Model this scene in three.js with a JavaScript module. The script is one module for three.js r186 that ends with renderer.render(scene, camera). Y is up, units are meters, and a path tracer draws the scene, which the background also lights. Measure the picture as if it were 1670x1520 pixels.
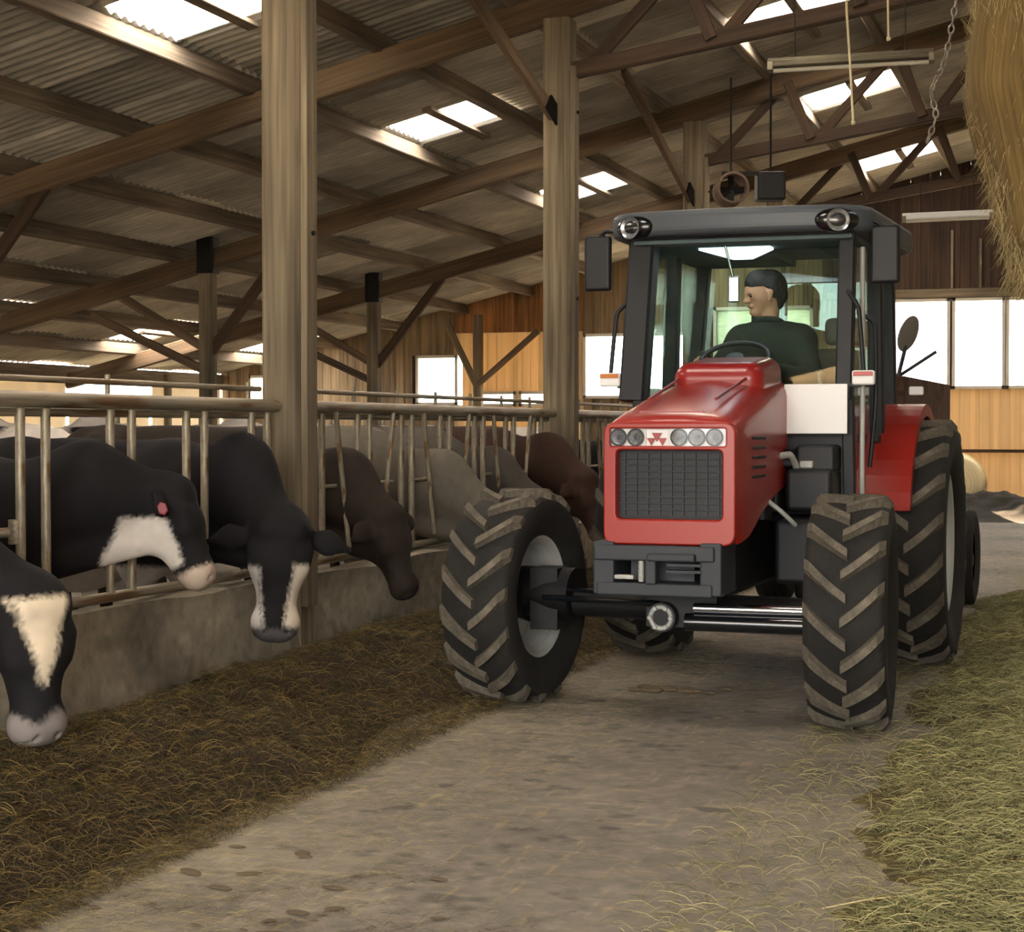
import * as THREE from 'three';
import { mergeGeometries } from 'three/addons/utils/BufferGeometryUtils.js';
import { RoundedBoxGeometry } from 'three/addons/geometries/RoundedBoxGeometry.js';
import { RectAreaLightUniformsLib } from 'three/addons/lights/RectAreaLightUniformsLib.js';

// ---------------------------------------------------------------- camera, sky, lights, exposure
const scene = new THREE.Scene();
const camera = new THREE.PerspectiveCamera(2 * Math.atan(760 / 2900) * 180 / Math.PI, 1670 / 1520, 0.05, 200);
camera.position.set(0, 1.36, 0);
camera.rotation.order = 'YXZ';
camera.rotation.set(-1.2445 * Math.PI / 180, 18.227 * Math.PI / 180, 0);
scene.add(camera);

const renderer = new THREE.WebGLRenderer({ antialias: true });
renderer.toneMapping = THREE.LinearToneMapping;
renderer.toneMappingExposure = 2.6;
renderer.shadowMap.enabled = true;
RectAreaLightUniformsLib.init();

const SKY = 7.0;                                   // luminous overcast
{
  const w = 256, h = 128, d = new Float32Array(w * h * 4);
  for (let j = 0; j < h; j++) for (let i = 0; i < w; i++) {
    const el = (j + 0.5) / h * 180 - 90, k = (j * w + i) * 4, s = Math.max(0, Math.sin(el * Math.PI / 180));
    const a = i / w * Math.PI * 2, c = 0.06 * Math.sin(a * 3 + el * 0.11) * Math.cos(el * 0.07 + a * 2);
    const b = el < 0 ? 0.35 : 0.72 + 0.34 * s + c * (0.3 + s);
    d[k] = b * 1.02; d[k + 1] = b; d[k + 2] = b * (el < 0 ? 0.9 : 0.96); d[k + 3] = 1;
  }
  const t = new THREE.DataTexture(d, w, h, THREE.RGBAFormat, THREE.FloatType);
  t.mapping = THREE.EquirectangularReflectionMapping; t.magFilter = THREE.LinearFilter; t.needsUpdate = true;
  scene.background = t; scene.environment = t;
  scene.backgroundIntensity = SKY; scene.environmentIntensity = SKY;
}

const sun = new THREE.DirectionalLight(0xffdfb8, 26);   // low warm sun from the pen side, beyond the end wall
sun.position.set(-22, 15, -34); sun.target.position.set(-9, 0, -16);
sun.castShadow = true; sun.shadow.mapSize.set(2048, 2048); Object.assign(sun.shadow.camera, { left: -25, right: 25, top: 25, bottom: -25, near: 1, far: 90 });
scene.add(sun, sun.target);

// ---------------------------------------------------------------- helpers
let seed = 12345;
const rnd = () => { seed = (seed * 1664525 + 1013904223) >>> 0; return seed / 4294967296; };
const rr = (a, b) => a + (b - a) * rnd();
const V = (X, Y, Z) => new THREE.Vector3(X, Y, -Z);               // barn axes: X to the side, Y up, Z along the feed passage
const clamp = (x, a = 0, b = 1) => Math.min(b, Math.max(a, x));
const sstep = (a, b, x) => { const t = clamp((x - a) / (b - a)); return t * t * (3 - 2 * t); };
function hash(x, y, z, s = 0) { let n = Math.imul(x, 374761393) ^ Math.imul(y, 668265263) ^ Math.imul(z, 2147483647) ^ Math.imul(s + 11, 1274126177); n = Math.imul(n ^ (n >>> 13), 1274126177); return ((n ^ (n >>> 16)) >>> 0) / 4294967296; }
function noise3(x, y, z, s = 0, px = 0, py = 0) {
  const xi = Math.floor(x), yi = Math.floor(y), zi = Math.floor(z), fx = x - xi, fy = y - yi, fz = z - zi;
  const u = fx * fx * (3 - 2 * fx), v = fy * fy * (3 - 2 * fy), w = fz * fz * (3 - 2 * fz);
  const wx = (i) => px ? ((i % px) + px) % px : i, wy = (i) => py ? ((i % py) + py) % py : i;
  const g = (i, j, k) => hash(wx(xi + i), wy(yi + j), zi + k, s), l = (a, b, t) => a + (b - a) * t;
  return l(l(l(g(0, 0, 0), g(1, 0, 0), u), l(g(0, 1, 0), g(1, 1, 0), u), v), l(l(g(0, 0, 1), g(1, 0, 1), u), l(g(0, 1, 1), g(1, 1, 1), u), v), w);
}
const fbm = (x, y, z, s, n = 4) => { let a = 0, k = 0.5, t = 0; for (let i = 0; i < n; i++) { a += k * noise3(x, y, z, s + i); t += k; x *= 2.03; y *= 2.03; z *= 2.03; k *= 0.5; } return a / t; };
function makeTex(w, h, fn, srgb = true) {                          // fn(u, v) gives [r, g, b] in 0..1
  const d = new Uint8Array(w * h * 4);
  for (let j = 0; j < h; j++) for (let i = 0; i < w; i++) { const c = fn(i / w, j / h), k = (j * w + i) * 4; d[k] = clamp(c[0]) * 255; d[k + 1] = clamp(c[1]) * 255; d[k + 2] = clamp(c[2]) * 255; d[k + 3] = 255; }
  const t = new THREE.DataTexture(d, w, h); t.wrapS = t.wrapT = THREE.RepeatWrapping; t.magFilter = THREE.LinearFilter; t.minFilter = THREE.LinearMipmapLinearFilter; t.generateMipmaps = true;
  if (srgb) t.colorSpace = THREE.SRGBColorSpace; t.needsUpdate = true; return t;
}
const tfbm = (u, v, fx, fy, s, n = 4) => { let a = 0, k = 0.5, t = 0; for (let i = 0; i < n; i++) { a += k * noise3(u * fx, v * fy, 0.5, s + i, fx, fy); t += k; fx *= 2; fy *= 2; k *= 0.5; } return a / t; };
const rep = (t, x, y) => { const c = t.clone(); c.repeat.set(x, y); c.needsUpdate = true; return c; };

const woodTex = makeTex(512, 512, (u, v) => { const g = tfbm(u, v, 2, 48, 5, 4), k = tfbm(u, v, 3, 6, 9, 3), f = tfbm(u, v, 8, 160, 15, 2); const b = 0.5 + 0.4 * (g - 0.5) + 0.5 * (k - 0.5) + 0.3 * (f - 0.5); return [b * 1.04 + 0.17, b + 0.155, b * 0.93 + 0.14]; });
const woodBump = makeTex(256, 256, (u, v) => { const g = tfbm(u, v, 2, 64, 25, 4); return [g, g, g]; }, false);
const mottle = makeTex(512, 512, (u, v) => { const a = tfbm(u, v, 4, 4, 35, 5), b = tfbm(u, v, 32, 32, 45, 3), x = 0.62 + 0.55 * (a - 0.5) + 0.3 * (b - 0.5); return [x, x * 0.985, x * 0.95]; });
const sheetTex = makeTex(512, 512, (u, v) => { const a = tfbm(u, v, 4, 4, 235, 5), b = tfbm(u, v, 6, 60, 245, 3), x = 0.84 + 0.4 * (a - 0.5) + 0.22 * (b - 0.5); return [x, x * 0.985, x * 0.95]; });
const mottleBump = makeTex(256, 256, (u, v) => { const a = tfbm(u, v, 16, 16, 55, 5); return [a, a, a]; }, false);
const floorTex = makeTex(1024, 1024, (u, v) => {
  const a = tfbm(u, v, 3, 3, 65, 5), b = tfbm(u, v, 48, 48, 75, 3), s = tfbm(u, v, 90, 14, 85, 3), s2 = tfbm(u, v, 14, 110, 95, 2);
  let x = 0.56 + 0.3 * (a - 0.5) + 0.26 * (b - 0.5); const straw = sstep(0.63, 0.75, s) * 0.55 + sstep(0.64, 0.76, s2) * 0.4, dark = sstep(0.6, 0.75, tfbm(u, v, 20, 26, 105, 3)) * 0.25;
  x *= 1 - dark; return [x + straw * 0.17, x * 0.955 + straw * 0.135, x * 0.87 + straw * 0.03];
});
const hayTex = makeTex(512, 512, (u, v) => { const a = tfbm(u, v, 64, 8, 115, 3), b = tfbm(u, v, 8, 64, 125, 3), c = tfbm(u, v, 6, 6, 135, 4), x = 0.25 + 0.75 * Math.max(a, b) * (0.6 + 0.7 * c); return [x, x * 0.9, x * 0.62]; });
const rustTex = makeTex(256, 256, (u, v) => { const a = tfbm(u, v, 4, 12, 145, 5), r = sstep(0.52, 0.66, a), x = 0.62 + 0.35 * (tfbm(u, v, 16, 16, 155, 3) - 0.5); return [x * (1 - r * 0.2), x * (0.97 - r * 0.32), x * (0.9 - r * 0.42)]; });

const std = (o) => new THREE.MeshStandardMaterial(o), phy = (o) => new THREE.MeshPhysicalMaterial(o);
const wood = (hex, rough = 0.85) => std({ color: hex, map: woodTex, roughness: rough, bumpMap: woodBump, bumpScale: 0.004 });
const M = {
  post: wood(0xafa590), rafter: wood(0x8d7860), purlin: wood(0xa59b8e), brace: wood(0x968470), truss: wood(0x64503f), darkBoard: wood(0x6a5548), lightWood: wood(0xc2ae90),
  roof: [0xd2cdc4, 0xb4b0a8, 0xebe6da].map((c) => std({ color: c, map: sheetTex, roughness: 0.9 })),
  skylight: phy({ color: 0xffffff, roughness: 1, transmission: 0.95, thickness: 0, ior: 1.1 }),
  floor: std({ color: 0xffffff, map: floorTex, roughness: 0.93, bumpMap: mottleBump, bumpScale: 0.006, vertexColors: true }),
  concrete: std({ color: 0xcfc4b0, map: mottle, roughness: 0.92, bumpMap: mottleBump, bumpScale: 0.01 }),
  litter: std({ color: 0x8a7a5c, map: mottle, roughness: 1 }),
  galv: std({ color: 0xece4d4, map: rustTex, roughness: 0.5, metalness: 0.3 }),
  plaster: std({ color: 0xcfc4ae, map: mottle, roughness: 0.9 }),
  pane: phy({ color: 0xffffff, roughness: 0.02, transmission: 1, thickness: 0, ior: 1.45 }),
  dustyPane: phy({ color: 0xc6d0cc, roughness: 1, transmission: 0.5, thickness: 0, map: sheetTex }),
  whiteFrame: std({ color: 0xd8d2c4, roughness: 0.6 }),
  red: phy({ color: 0x961705, roughness: 0.45, clearcoat: 0.35, clearcoatRoughness: 0.2 }),
  redDark: phy({ color: 0x8c1414, roughness: 0.4, clearcoat: 0.5, clearcoatRoughness: 0.2 }),
  tyre: std({ color: 0x2b2823, map: mottle, roughness: 0.85, bumpMap: mottleBump, bumpScale: 0.003 }),
  lug: std({ color: 0x8b8375, map: mottle, roughness: 0.85 }),
  rim: std({ color: 0xc2c6c6, map: sheetTex, roughness: 0.5, metalness: 0.1 }),
  black: std({ color: 0x14161a, roughness: 0.55 }), blackGloss: phy({ color: 0x0d1014, roughness: 0.25, clearcoat: 0.6 }),
  charcoal: std({ color: 0x2d3136, roughness: 0.6 }), iron: std({ color: 0x25262a, roughness: 0.5, metalness: 0.4, map: mottle }), cabGrey: std({ color: 0x474e55, roughness: 0.45 }),
  chrome: std({ color: 0xd5d6dc, roughness: 0.18, metalness: 1 }), cabGlass: phy({ color: 0xf0fbf8, roughness: 0.01, transmission: 1, thickness: 0, ior: 1.45 }),
  lens: phy({ color: 0xffffff, roughness: 0.03, transmission: 0.98, thickness: 0, ior: 1.3 }), reflector: std({ color: 0xb9bcc2, roughness: 0.25, metalness: 0.8 }),
  white: std({ color: 0xf2f2f0, roughness: 0.6 }), amber: std({ color: 0xc8702a, roughness: 0.4 }), redLens: std({ color: 0xb03228, roughness: 0.35 }),
  seat: std({ color: 0x6b6258, roughness: 0.9 }), liner: std({ color: 0x5d6d70, roughness: 0.9 }), skin: std({ color: 0xb98468, roughness: 0.6 }),
  hair: std({ color: 0x17110d, roughness: 0.75 }), jacket: std({ color: 0x20281f, roughness: 0.9 }), trousers: std({ color: 0x23262c, roughness: 0.9 }), boot: std({ color: 0x1b1815, roughness: 0.7 }),
  cow: phy({ color: 0xffffff, vertexColors: true, roughness: 0.8, specularIntensity: 0.3 }), eye: phy({ color: 0x0b0705, roughness: 0.1, clearcoat: 1 }), tagRed: std({ color: 0x7c1c2a, roughness: 0.5 }), tagYellow: std({ color: 0xd8b030, roughness: 0.5 }),
  rope: std({ color: 0xd8cba8, roughness: 0.9 }), chain: std({ color: 0x9a948a, roughness: 0.4, metalness: 0.8 }),
};

const fin = (g) => { const r = g.index ? g.toNonIndexed() : g; for (const k of Object.keys(r.attributes)) if (!['position', 'normal', 'uv'].includes(k)) r.deleteAttribute(k); if (!r.attributes.uv) r.setAttribute('uv', new THREE.BufferAttribute(new Float32Array(r.attributes.position.count * 2), 2)); return r; };
const merge = (gs) => gs.length === 1 ? fin(gs[0]) : mergeGeometries(gs.map(fin));
function boxUV(g, s = 1, swap = false) {                            // uv in metres on the dominant plane of each face
  g = fin(g); const p = g.attributes.position, n = g.attributes.normal, uv = g.attributes.uv;
  for (let i = 0; i < p.count; i += 3) {
    const nx = Math.abs(n.getX(i) + n.getX(i + 1) + n.getX(i + 2)), ny = Math.abs(n.getY(i) + n.getY(i + 1) + n.getY(i + 2)), nz = Math.abs(n.getZ(i) + n.getZ(i + 1) + n.getZ(i + 2));
    for (let k = i; k < i + 3; k++) { const x = p.getX(k), y = p.getY(k), z = p.getZ(k); let a, b; if (nx >= ny && nx >= nz) { a = z; b = y; } else if (ny >= nz) { a = z; b = x; } else { a = x; b = y; } uv.setXY(k, (swap ? b : a) * s, (swap ? a : b) * s); }
  }
  return g;
}
const box = (w, h, d, x = 0, y = 0, z = 0, r = 0) => { const g = r ? new RoundedBoxGeometry(w, h, d, 2, r) : new THREE.BoxGeometry(w, h, d); g.translate(x, y, z); return g; };
// a squared timber or bar between two points, chamfered, grain along it
function barGeo(a, b, w, h, up = new THREE.Vector3(0, 1, 0), s = 0.5) {
  const dir = b.clone().sub(a), L = dir.length(); dir.normalize();
  const c = Math.min(w, h) * 0.1, sh = new THREE.Shape([[-w / 2 + c, -h / 2], [w / 2 - c, -h / 2], [w / 2, -h / 2 + c], [w / 2, h / 2 - c], [w / 2 - c, h / 2], [-w / 2 + c, h / 2], [-w / 2, h / 2 - c], [-w / 2, -h / 2 + c]].map((p) => new THREE.Vector2(...p)));
  const g = boxUV(new THREE.ExtrudeGeometry(sh, { depth: L, bevelEnabled: false, steps: 1 }), s), uv = g.attributes.uv, ox = rnd() * 3, oy = rnd() * 3;
  for (let i = 0; i < uv.count; i++) uv.setXY(i, uv.getX(i) * 0.6 + ox, uv.getY(i) + oy);
  if (Math.abs(dir.dot(up)) > 0.98) up = new THREE.Vector3(1, 0, 0);
  const x = new THREE.Vector3().crossVectors(up, dir).normalize(), y = new THREE.Vector3().crossVectors(dir, x), m = new THREE.Matrix4().makeBasis(x, y, dir).setPosition(a);
  return g.applyMatrix4(m);
}
function rod(a, b, r, seg = 10, r2 = r) { const d = b.clone().sub(a), L = d.length(), g = new THREE.CylinderGeometry(r2, r, L, seg); g.translate(0, L / 2, 0); g.applyQuaternion(new THREE.Quaternion().setFromUnitVectors(new THREE.Vector3(0, 1, 0), d.normalize())); return g.translate(a.x, a.y, a.z); }
const pipe = (pts, r, seg = 24, rad = 8) => new THREE.TubeGeometry(new THREE.CatmullRomCurve3(pts, false, 'catmullrom', 0.2), seg, r, rad);
const names = {};
function numbered(n) { const k = names[n] = (names[n] ?? -1) + 1; return k ? n + '_' + String(k).padStart(3, '0') : n; }
function shade(o) { o.traverse((c) => { if (c.isMesh) { c.castShadow = true; c.receiveShadow = true; } }); return o; }
function part(parent, name, geo, mat) { const m = new THREE.Mesh(Array.isArray(geo) ? merge(geo) : geo, mat); m.name = name; m.castShadow = m.receiveShadow = true; parent.add(m); return m; }
function grp(parent, name, pos) { const g = new THREE.Group(); g.name = name; if (pos) g.position.copy(pos); parent.add(g); return g; }
function tag(o, label, category, group, kind) { Object.assign(o.userData, { label, category }); if (group) o.userData.group = group; if (kind) o.userData.kind = kind; return o; }
function thing(name, label, category, pos, group, kind) { return tag(grp(scene, numbered(name), pos), label, category, group, kind); }
function struct(name, geo, mat) { const o = geo ? part(scene, name, geo, mat) : grp(scene, name); o.userData.kind = 'structure'; return o; }
const rel = (o) => (X, Y, Z) => V(X, Y, Z).sub(o.position);

// ---------------------------------------------------------------- the barn: floor, roof, walls
const Z0 = -4, Z1 = 29.2, XL = -15.2, XR = 9.5, RIDGE = 2.5, FRAMES = [3.67, 8.77, 13.87, 18.97, 24.07];
const raft = (X) => X <= RIDGE ? 4.77 + 0.245 * (X + 4.18) : 4.77 + 0.245 * (2 * RIDGE - X + 4.18);   // middle line of the rafters
const sheetY = (X) => raft(X) + 0.29;
{
  const nx = 60, nz = 90, g = new THREE.PlaneGeometry(XR - XL, Z1 - Z0, nx, nz); g.rotateX(-Math.PI / 2); g.translate((XL + XR) / 2, 0, -(Z0 + Z1) / 2);
  const p = g.attributes.position, uv = g.attributes.uv, c = new Float32Array(p.count * 3);
  for (let i = 0; i < p.count; i++) {
    const X = p.getX(i), Z = -p.getZ(i); uv.setXY(i, X / 2.6, Z / 2.6);
    const t = fbm(X * 0.5, Z * 0.25, 0, 3, 4), k = 0.68 + 0.4 * (t - 0.5), pen = X < -4.3 ? 0.95 : 1, far = 1;
    c[i * 3] = k * 0.97 * pen * far; c[i * 3 + 1] = k * 0.93 * pen * far; c[i * 3 + 2] = k * 0.9 * pen * far;
  }
  g.setAttribute('color', new THREE.BufferAttribute(c, 3));
  const slab = struct('floor', g, M.floor);
  struct('ground', box(160, 0.2, 160, 0, -0.15, 0), std({ color: 0x9a9484, roughness: 1 }));
}
// roof: purlins, corrugated sheets and translucent sheets in between, each one a piece of the ceiling
const ceiling = struct('ceiling');
const PURLINS = []; for (let i = 0; i <= 13; i++) PURLINS.push(-14.0 + i * 1.18);
const skySpots = [[-6.35, 11.75], [-6.35, 17.35], [-6.35, 22.45], [-6.35, 27.6], [-2.8, 17.45], [-2.8, 21.8], [-2.8, 27.1], [-12.9, 18.9], [-12.9, 24.1], [-12.9, 28.4], [-2.8, 12.2], [-6.35, 6.6], [-2.8, 6.6], [-12.9, 13.7]];
{
  const SW = 1.06, wavy = (L, ph) => {
    const n = 48, pos = [], idx = [], uv = [];
    for (let i = 0; i <= n; i++) { const z = -SW / 2 - 0.02 + (SW + 0.04) * i / n, y = 0.025 * Math.cos(i / 6 * Math.PI * 2); pos.push(-L / 2, y, z, L / 2, y, z); uv.push(0 + ph, z / 1.6 + ph, L / 1.6 + ph, z / 1.6 + ph); if (i < n) { const a = i * 2; idx.push(a, a + 2, a + 1, a + 1, a + 2, a + 3); } }
    const g = new THREE.BufferGeometry(); g.setAttribute('position', new THREE.Float32BufferAttribute(pos, 3)); g.setAttribute('uv', new THREE.Float32BufferAttribute(uv, 2)); g.setIndex(idx); g.computeVertexNormals(); return g;
  };
  const ang = Math.atan(0.245), L = 1.18 / Math.cos(ang) + 0.1, geos = [wavy(L, 0), wavy(L, 0.3), wavy(L, 0.7)];
  const rest = [];
  for (let r = 0; r <= 13; r++) {
    const xa = -15.18 + r * 1.18, xc = xa + 0.59;
    for (let k = 0; k < 31; k++) {
      const zc = Z0 + 0.6 + (k + 0.5) * SW; if (zc > Z1 + 0.6) continue;
      const sky = skySpots.some(([sx, sz]) => Math.abs(sx - xc) < 0.6 && Math.abs(sz - zc) < 0.53);
      const inView = zc > 8.5 && xc < 0.3;
      const y = sheetY(xc) + (r % 2 ? 0.008 : -0.006) + (k % 2 ? 0.026 : 0);
      if (sky || inView) {
        const m = part(ceiling, sky ? 'skylight' : 'roof_sheet', geos[(r * 7 + k * 5) % 3], sky ? M.skylight : M.roof[Math.floor(hash(r, k, 3) * 3)]);
        m.position.set(xc, y, -zc); m.rotation.z = ang + (hash(r, k, 1) - 0.5) * 0.004; m.position.y += (hash(r, k, 2) - 0.5) * 0.008;
      } else { const g = geos[0].clone(); g.rotateZ(ang); g.translate(xc, y, -zc); rest.push(g); }
    }
  }
  for (let r = 0; r < 7; r++) { const g = new THREE.PlaneGeometry(1.2 / Math.cos(ang), Z1 - Z0 + 1.2); g.rotateX(-Math.PI / 2); g.rotateZ(-ang); const xc = RIDGE - 1.16 + 1.18 * (r + 1); g.translate(xc, sheetY(xc), -(Z0 + Z1) / 2); rest.push(g); }
  const o = part(ceiling, 'roof_sheet', rest.map(fin), M.roof[1]); o.userData.kind = 'stuff';
  for (const X of [...PURLINS, 2.5, 4.9, 7.3]) {
    const y = raft(X) + 0.185;
    part(ceiling, 'purlin', barGeo(V(X, y, Z0), V(X, y, Z1), 0.085, 0.17, new THREE.Vector3(-0.238, 0.97, 0)), M.purlin);
  }
  // thin laths halfway across the translucent sheets
  for (const [sx, sz] of skySpots) { const X = Math.round((sx + 14.0 - 0.59) / 1.18) * 1.18 - 14.0 + 0.62; part(ceiling, 'lath', barGeo(V(X, sheetY(X) - 0.045, sz - 0.9), V(X, sheetY(X) - 0.045, sz + 0.9), 0.1, 0.04, new THREE.Vector3(-0.238, 0.97, 0)), M.purlin); }
}
// roof frames: one per row of posts
const ordinal = ['roof frame of rafter and braces over the passage entrance', 'roof frame of brown rafter resting on the nearest big square post', 'roof frame with rafter and lattice meeting the second square post above the dusty lamp', 'roof frame whose lattice crosses above the tractor cab', 'farthest roof frame with lattice, in front of the boarded end wall'];
FRAMES.forEach((Z, i) => {
  const t = thing('roof_frame', ordinal[i], 'roof frame', V(-4.18, 0, Z)), p = rel(t);
  part(t, 'rafter', barGeo(p(XL, raft(XL), Z), p(RIDGE, raft(RIDGE), Z), 0.13, 0.23), M.rafter);
  part(t, 'rafter', barGeo(p(XR, raft(XR), Z), p(RIDGE, raft(RIDGE), Z), 0.13, 0.23), M.rafter);
  // lattice over the passage: lower chord and webs
  const lo = (X) => raft(-4.18) - 0.55 + 0.15 * (X + 4.18), hi = raft;
  if (i >= 1) {
    part(t, 'lower_chord', barGeo(p(-4.1, lo(-4.1), Z), p(2.4, lo(2.4), Z), 0.1, 0.13), M.truss);
    for (const [a, b] of [[-3.95, -3.2], [-2.85, -2.05], [-1.65, -0.9], [-0.5, 0.3]]) {
      part(t, 'web', barGeo(p(a, lo(a), Z + 0.06), p(b, hi(b), Z + 0.06), 0.05, 0.1), M.truss);
      part(t, 'web', barGeo(p(b + 0.05, hi(b + 0.05), Z - 0.06), p(b + 0.3, lo(b + 0.3), Z - 0.06), 0.05, 0.1), M.truss);
    }
  }
  // knee braces, left and right of the two rows of posts
  part(t, 'brace', barGeo(p(-10.02, 2.25, Z), p(-8.95, raft(-8.95) - 0.05, Z), 0.07, 0.12), M.truss);
  part(t, 'brace', barGeo(p(-10.1, 2.3, Z + 0.02), p(-11.3, raft(-11.3) - 0.05, Z + 0.02), 0.06, 0.1), M.brace);
  part(t, 'brace', barGeo(p(-10.1, 2.05, Z - 0.05), p(-11.6, 2.72, Z - 0.05), 0.06, 0.1), M.brace);
  shade(t);
});
// braces along the barn between the passage posts and the purlins
{
  const specs = [[2, V(-4.18, 3.85, 13.82), V(-4.55, 4.8, 12.3), 'timber brace from the second square post up towards the passage roof'], [3, V(-4.18, 3.8, 18.92), V(-4.5, 4.9, 17.2), 'slim timber brace rising from the post behind the cab']];
  for (const [, a, b, l] of specs) { const t = thing('roof_brace', l, 'timber brace', a); part(t, 'brace', barGeo(new THREE.Vector3(), b.clone().sub(a), 0.06, 0.1), M.brace); part(t, 'bolt_plate', barGeo(new THREE.Vector3(0.04, -0.02, 0), b.clone().sub(a).multiplyScalar(0.12).add(new THREE.Vector3(0.04, 0, 0)), 0.02, 0.14), M.iron); }
}
// posts
const postLabels = ['square timber post near the camera beside the feed rail', 'large pale square timber post standing by the black cows', 'square timber post just beyond the front wheel of the tractor', 'dark square post behind the tractor cab roof', 'farthest square post of the passage row, by the end wall'];
FRAMES.forEach((Z, i) => {
  if (i === 0) return;
  const t = thing('timber_post', postLabels[i], 'post', V(-4.16, 0, Z)), w = 0.225;
  part(t, 'shaft', barGeo(new THREE.Vector3(0, -0.02, 0), new THREE.Vector3(0, raft(-4.2) - 0.11, 0), w, w), M.post);
  part(t, 'side_plank', barGeo(new THREE.Vector3(w / 2 + 0.022, 0.4, 0.03), new THREE.Vector3(w / 2 + 0.022, raft(-4.2) - 0.5, 0.03), 0.04, 0.13, new THREE.Vector3(0, 0, 1)), M.post);
  for (const y of [0.75, 2.4, 3.9]) part(t, 'bolt', rod(new THREE.Vector3(w / 2 + 0.04, y, 0.03), new THREE.Vector3(w / 2 + 0.06, y, 0.03), 0.014, 6), M.iron);
});
const rowLabels = ['slim post of the inner row far in the cow pen, nearest of the inner row', 'slim inner post left of the nearest big post, its top under a braced rafter', 'slim inner post seen between the two big posts', 'farthest slim inner post near the end wall panels'];
FRAMES.slice(1).forEach((Z, i) => {
  if (i === 0) return;
  const t = thing('pen_post', rowLabels[i], 'post', V(-10.05, 0, Z));
  part(t, 'shaft', barGeo(new THREE.Vector3(), new THREE.Vector3(0, raft(-10.05) - 0.11, 0), 0.17, 0.17), M.post);
  part(t, 'head_block', barGeo(new THREE.Vector3(0, raft(-10.05) - 0.15, 0), new THREE.Vector3(0, raft(-10.05) + 0.28, 0), 0.2, 0.22), M.iron);
});

{ // the last inner post stands against the end wall, with two pale struts
  const t = thing('pen_post', 'pale inner post with two struts standing against the glowing end wall panels', 'post', V(-10.15, 0, 28.95));
  part(t, 'shaft', barGeo(new THREE.Vector3(), new THREE.Vector3(0, 3.3, 0), 0.15, 0.15), M.post);
  part(t, 'strut', barGeo(new THREE.Vector3(-0.02, 2.1, 0.05), new THREE.Vector3(-0.55, 3.15, 0.05), 0.06, 0.11), M.post);
  part(t, 'strut', barGeo(new THREE.Vector3(0.02, 2.1, 0.05), new THREE.Vector3(1.1, 3.0, 0.05), 0.06, 0.1), M.brace);
}
// end wall with boards, windows and translucent panels standing in for warm light
const endWall = struct('wall_back');
function board(parent, x0, x1, y0, y1, Z, mat, th = 0.03, name = 'plank') { const g = barGeo(V((x0 + x1) / 2, y0, Z), V((x0 + x1) / 2, y1, Z), x1 - x0 - (mat === M.glowPanel ? -0.001 : 0.003), th, new THREE.Vector3(0, 0, 1)); return part(parent, name, g, mat); }
M.panelBack = phy({ color: 0xd2a566, roughness: 1, transmission: 0.2, thickness: 0 });
const panelTex = makeTex(256, 256, (u, v) => { const g = tfbm(u, v, 2, 40, 305, 3), x = 0.9 + 0.22 * (g - 0.5); return [x, x * 0.98, x * 0.95]; });
M.glowPanel = phy({ color: 0xdcc8a4, map: panelTex, roughness: 1, transmission: 0.2, thickness: 0 });  // translucent so the boards glow, in place of warm light falling there
M.glowBoard = phy({ color: 0xc9a070, map: woodTex, roughness: 1, transmission: 0.16, thickness: 0 });  // slight translucency stands in for light on the upper gable boards
const WIN = [[-3.2, -2.27, 1.97, 3.42], [-2.19, -1.42, 1.97, 3.42], [-1.36, -0.4, 1.97, 3.42], [-8.3, -7.3, 1.85, 2.95], [-7.2, -6.2, 1.85, 2.95], [-11.35, -10.62, 1.75, 2.62], [-10.15, -9.55, 1.72, 1.98], [-9.45, -8.95, 1.72, 1.98], [-14.6, -13.4, 1.7, 2.3], [-6.05, -5.3, 2.0, 3.35], [-5.2, -4.45, 2.0, 3.35]];
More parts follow.
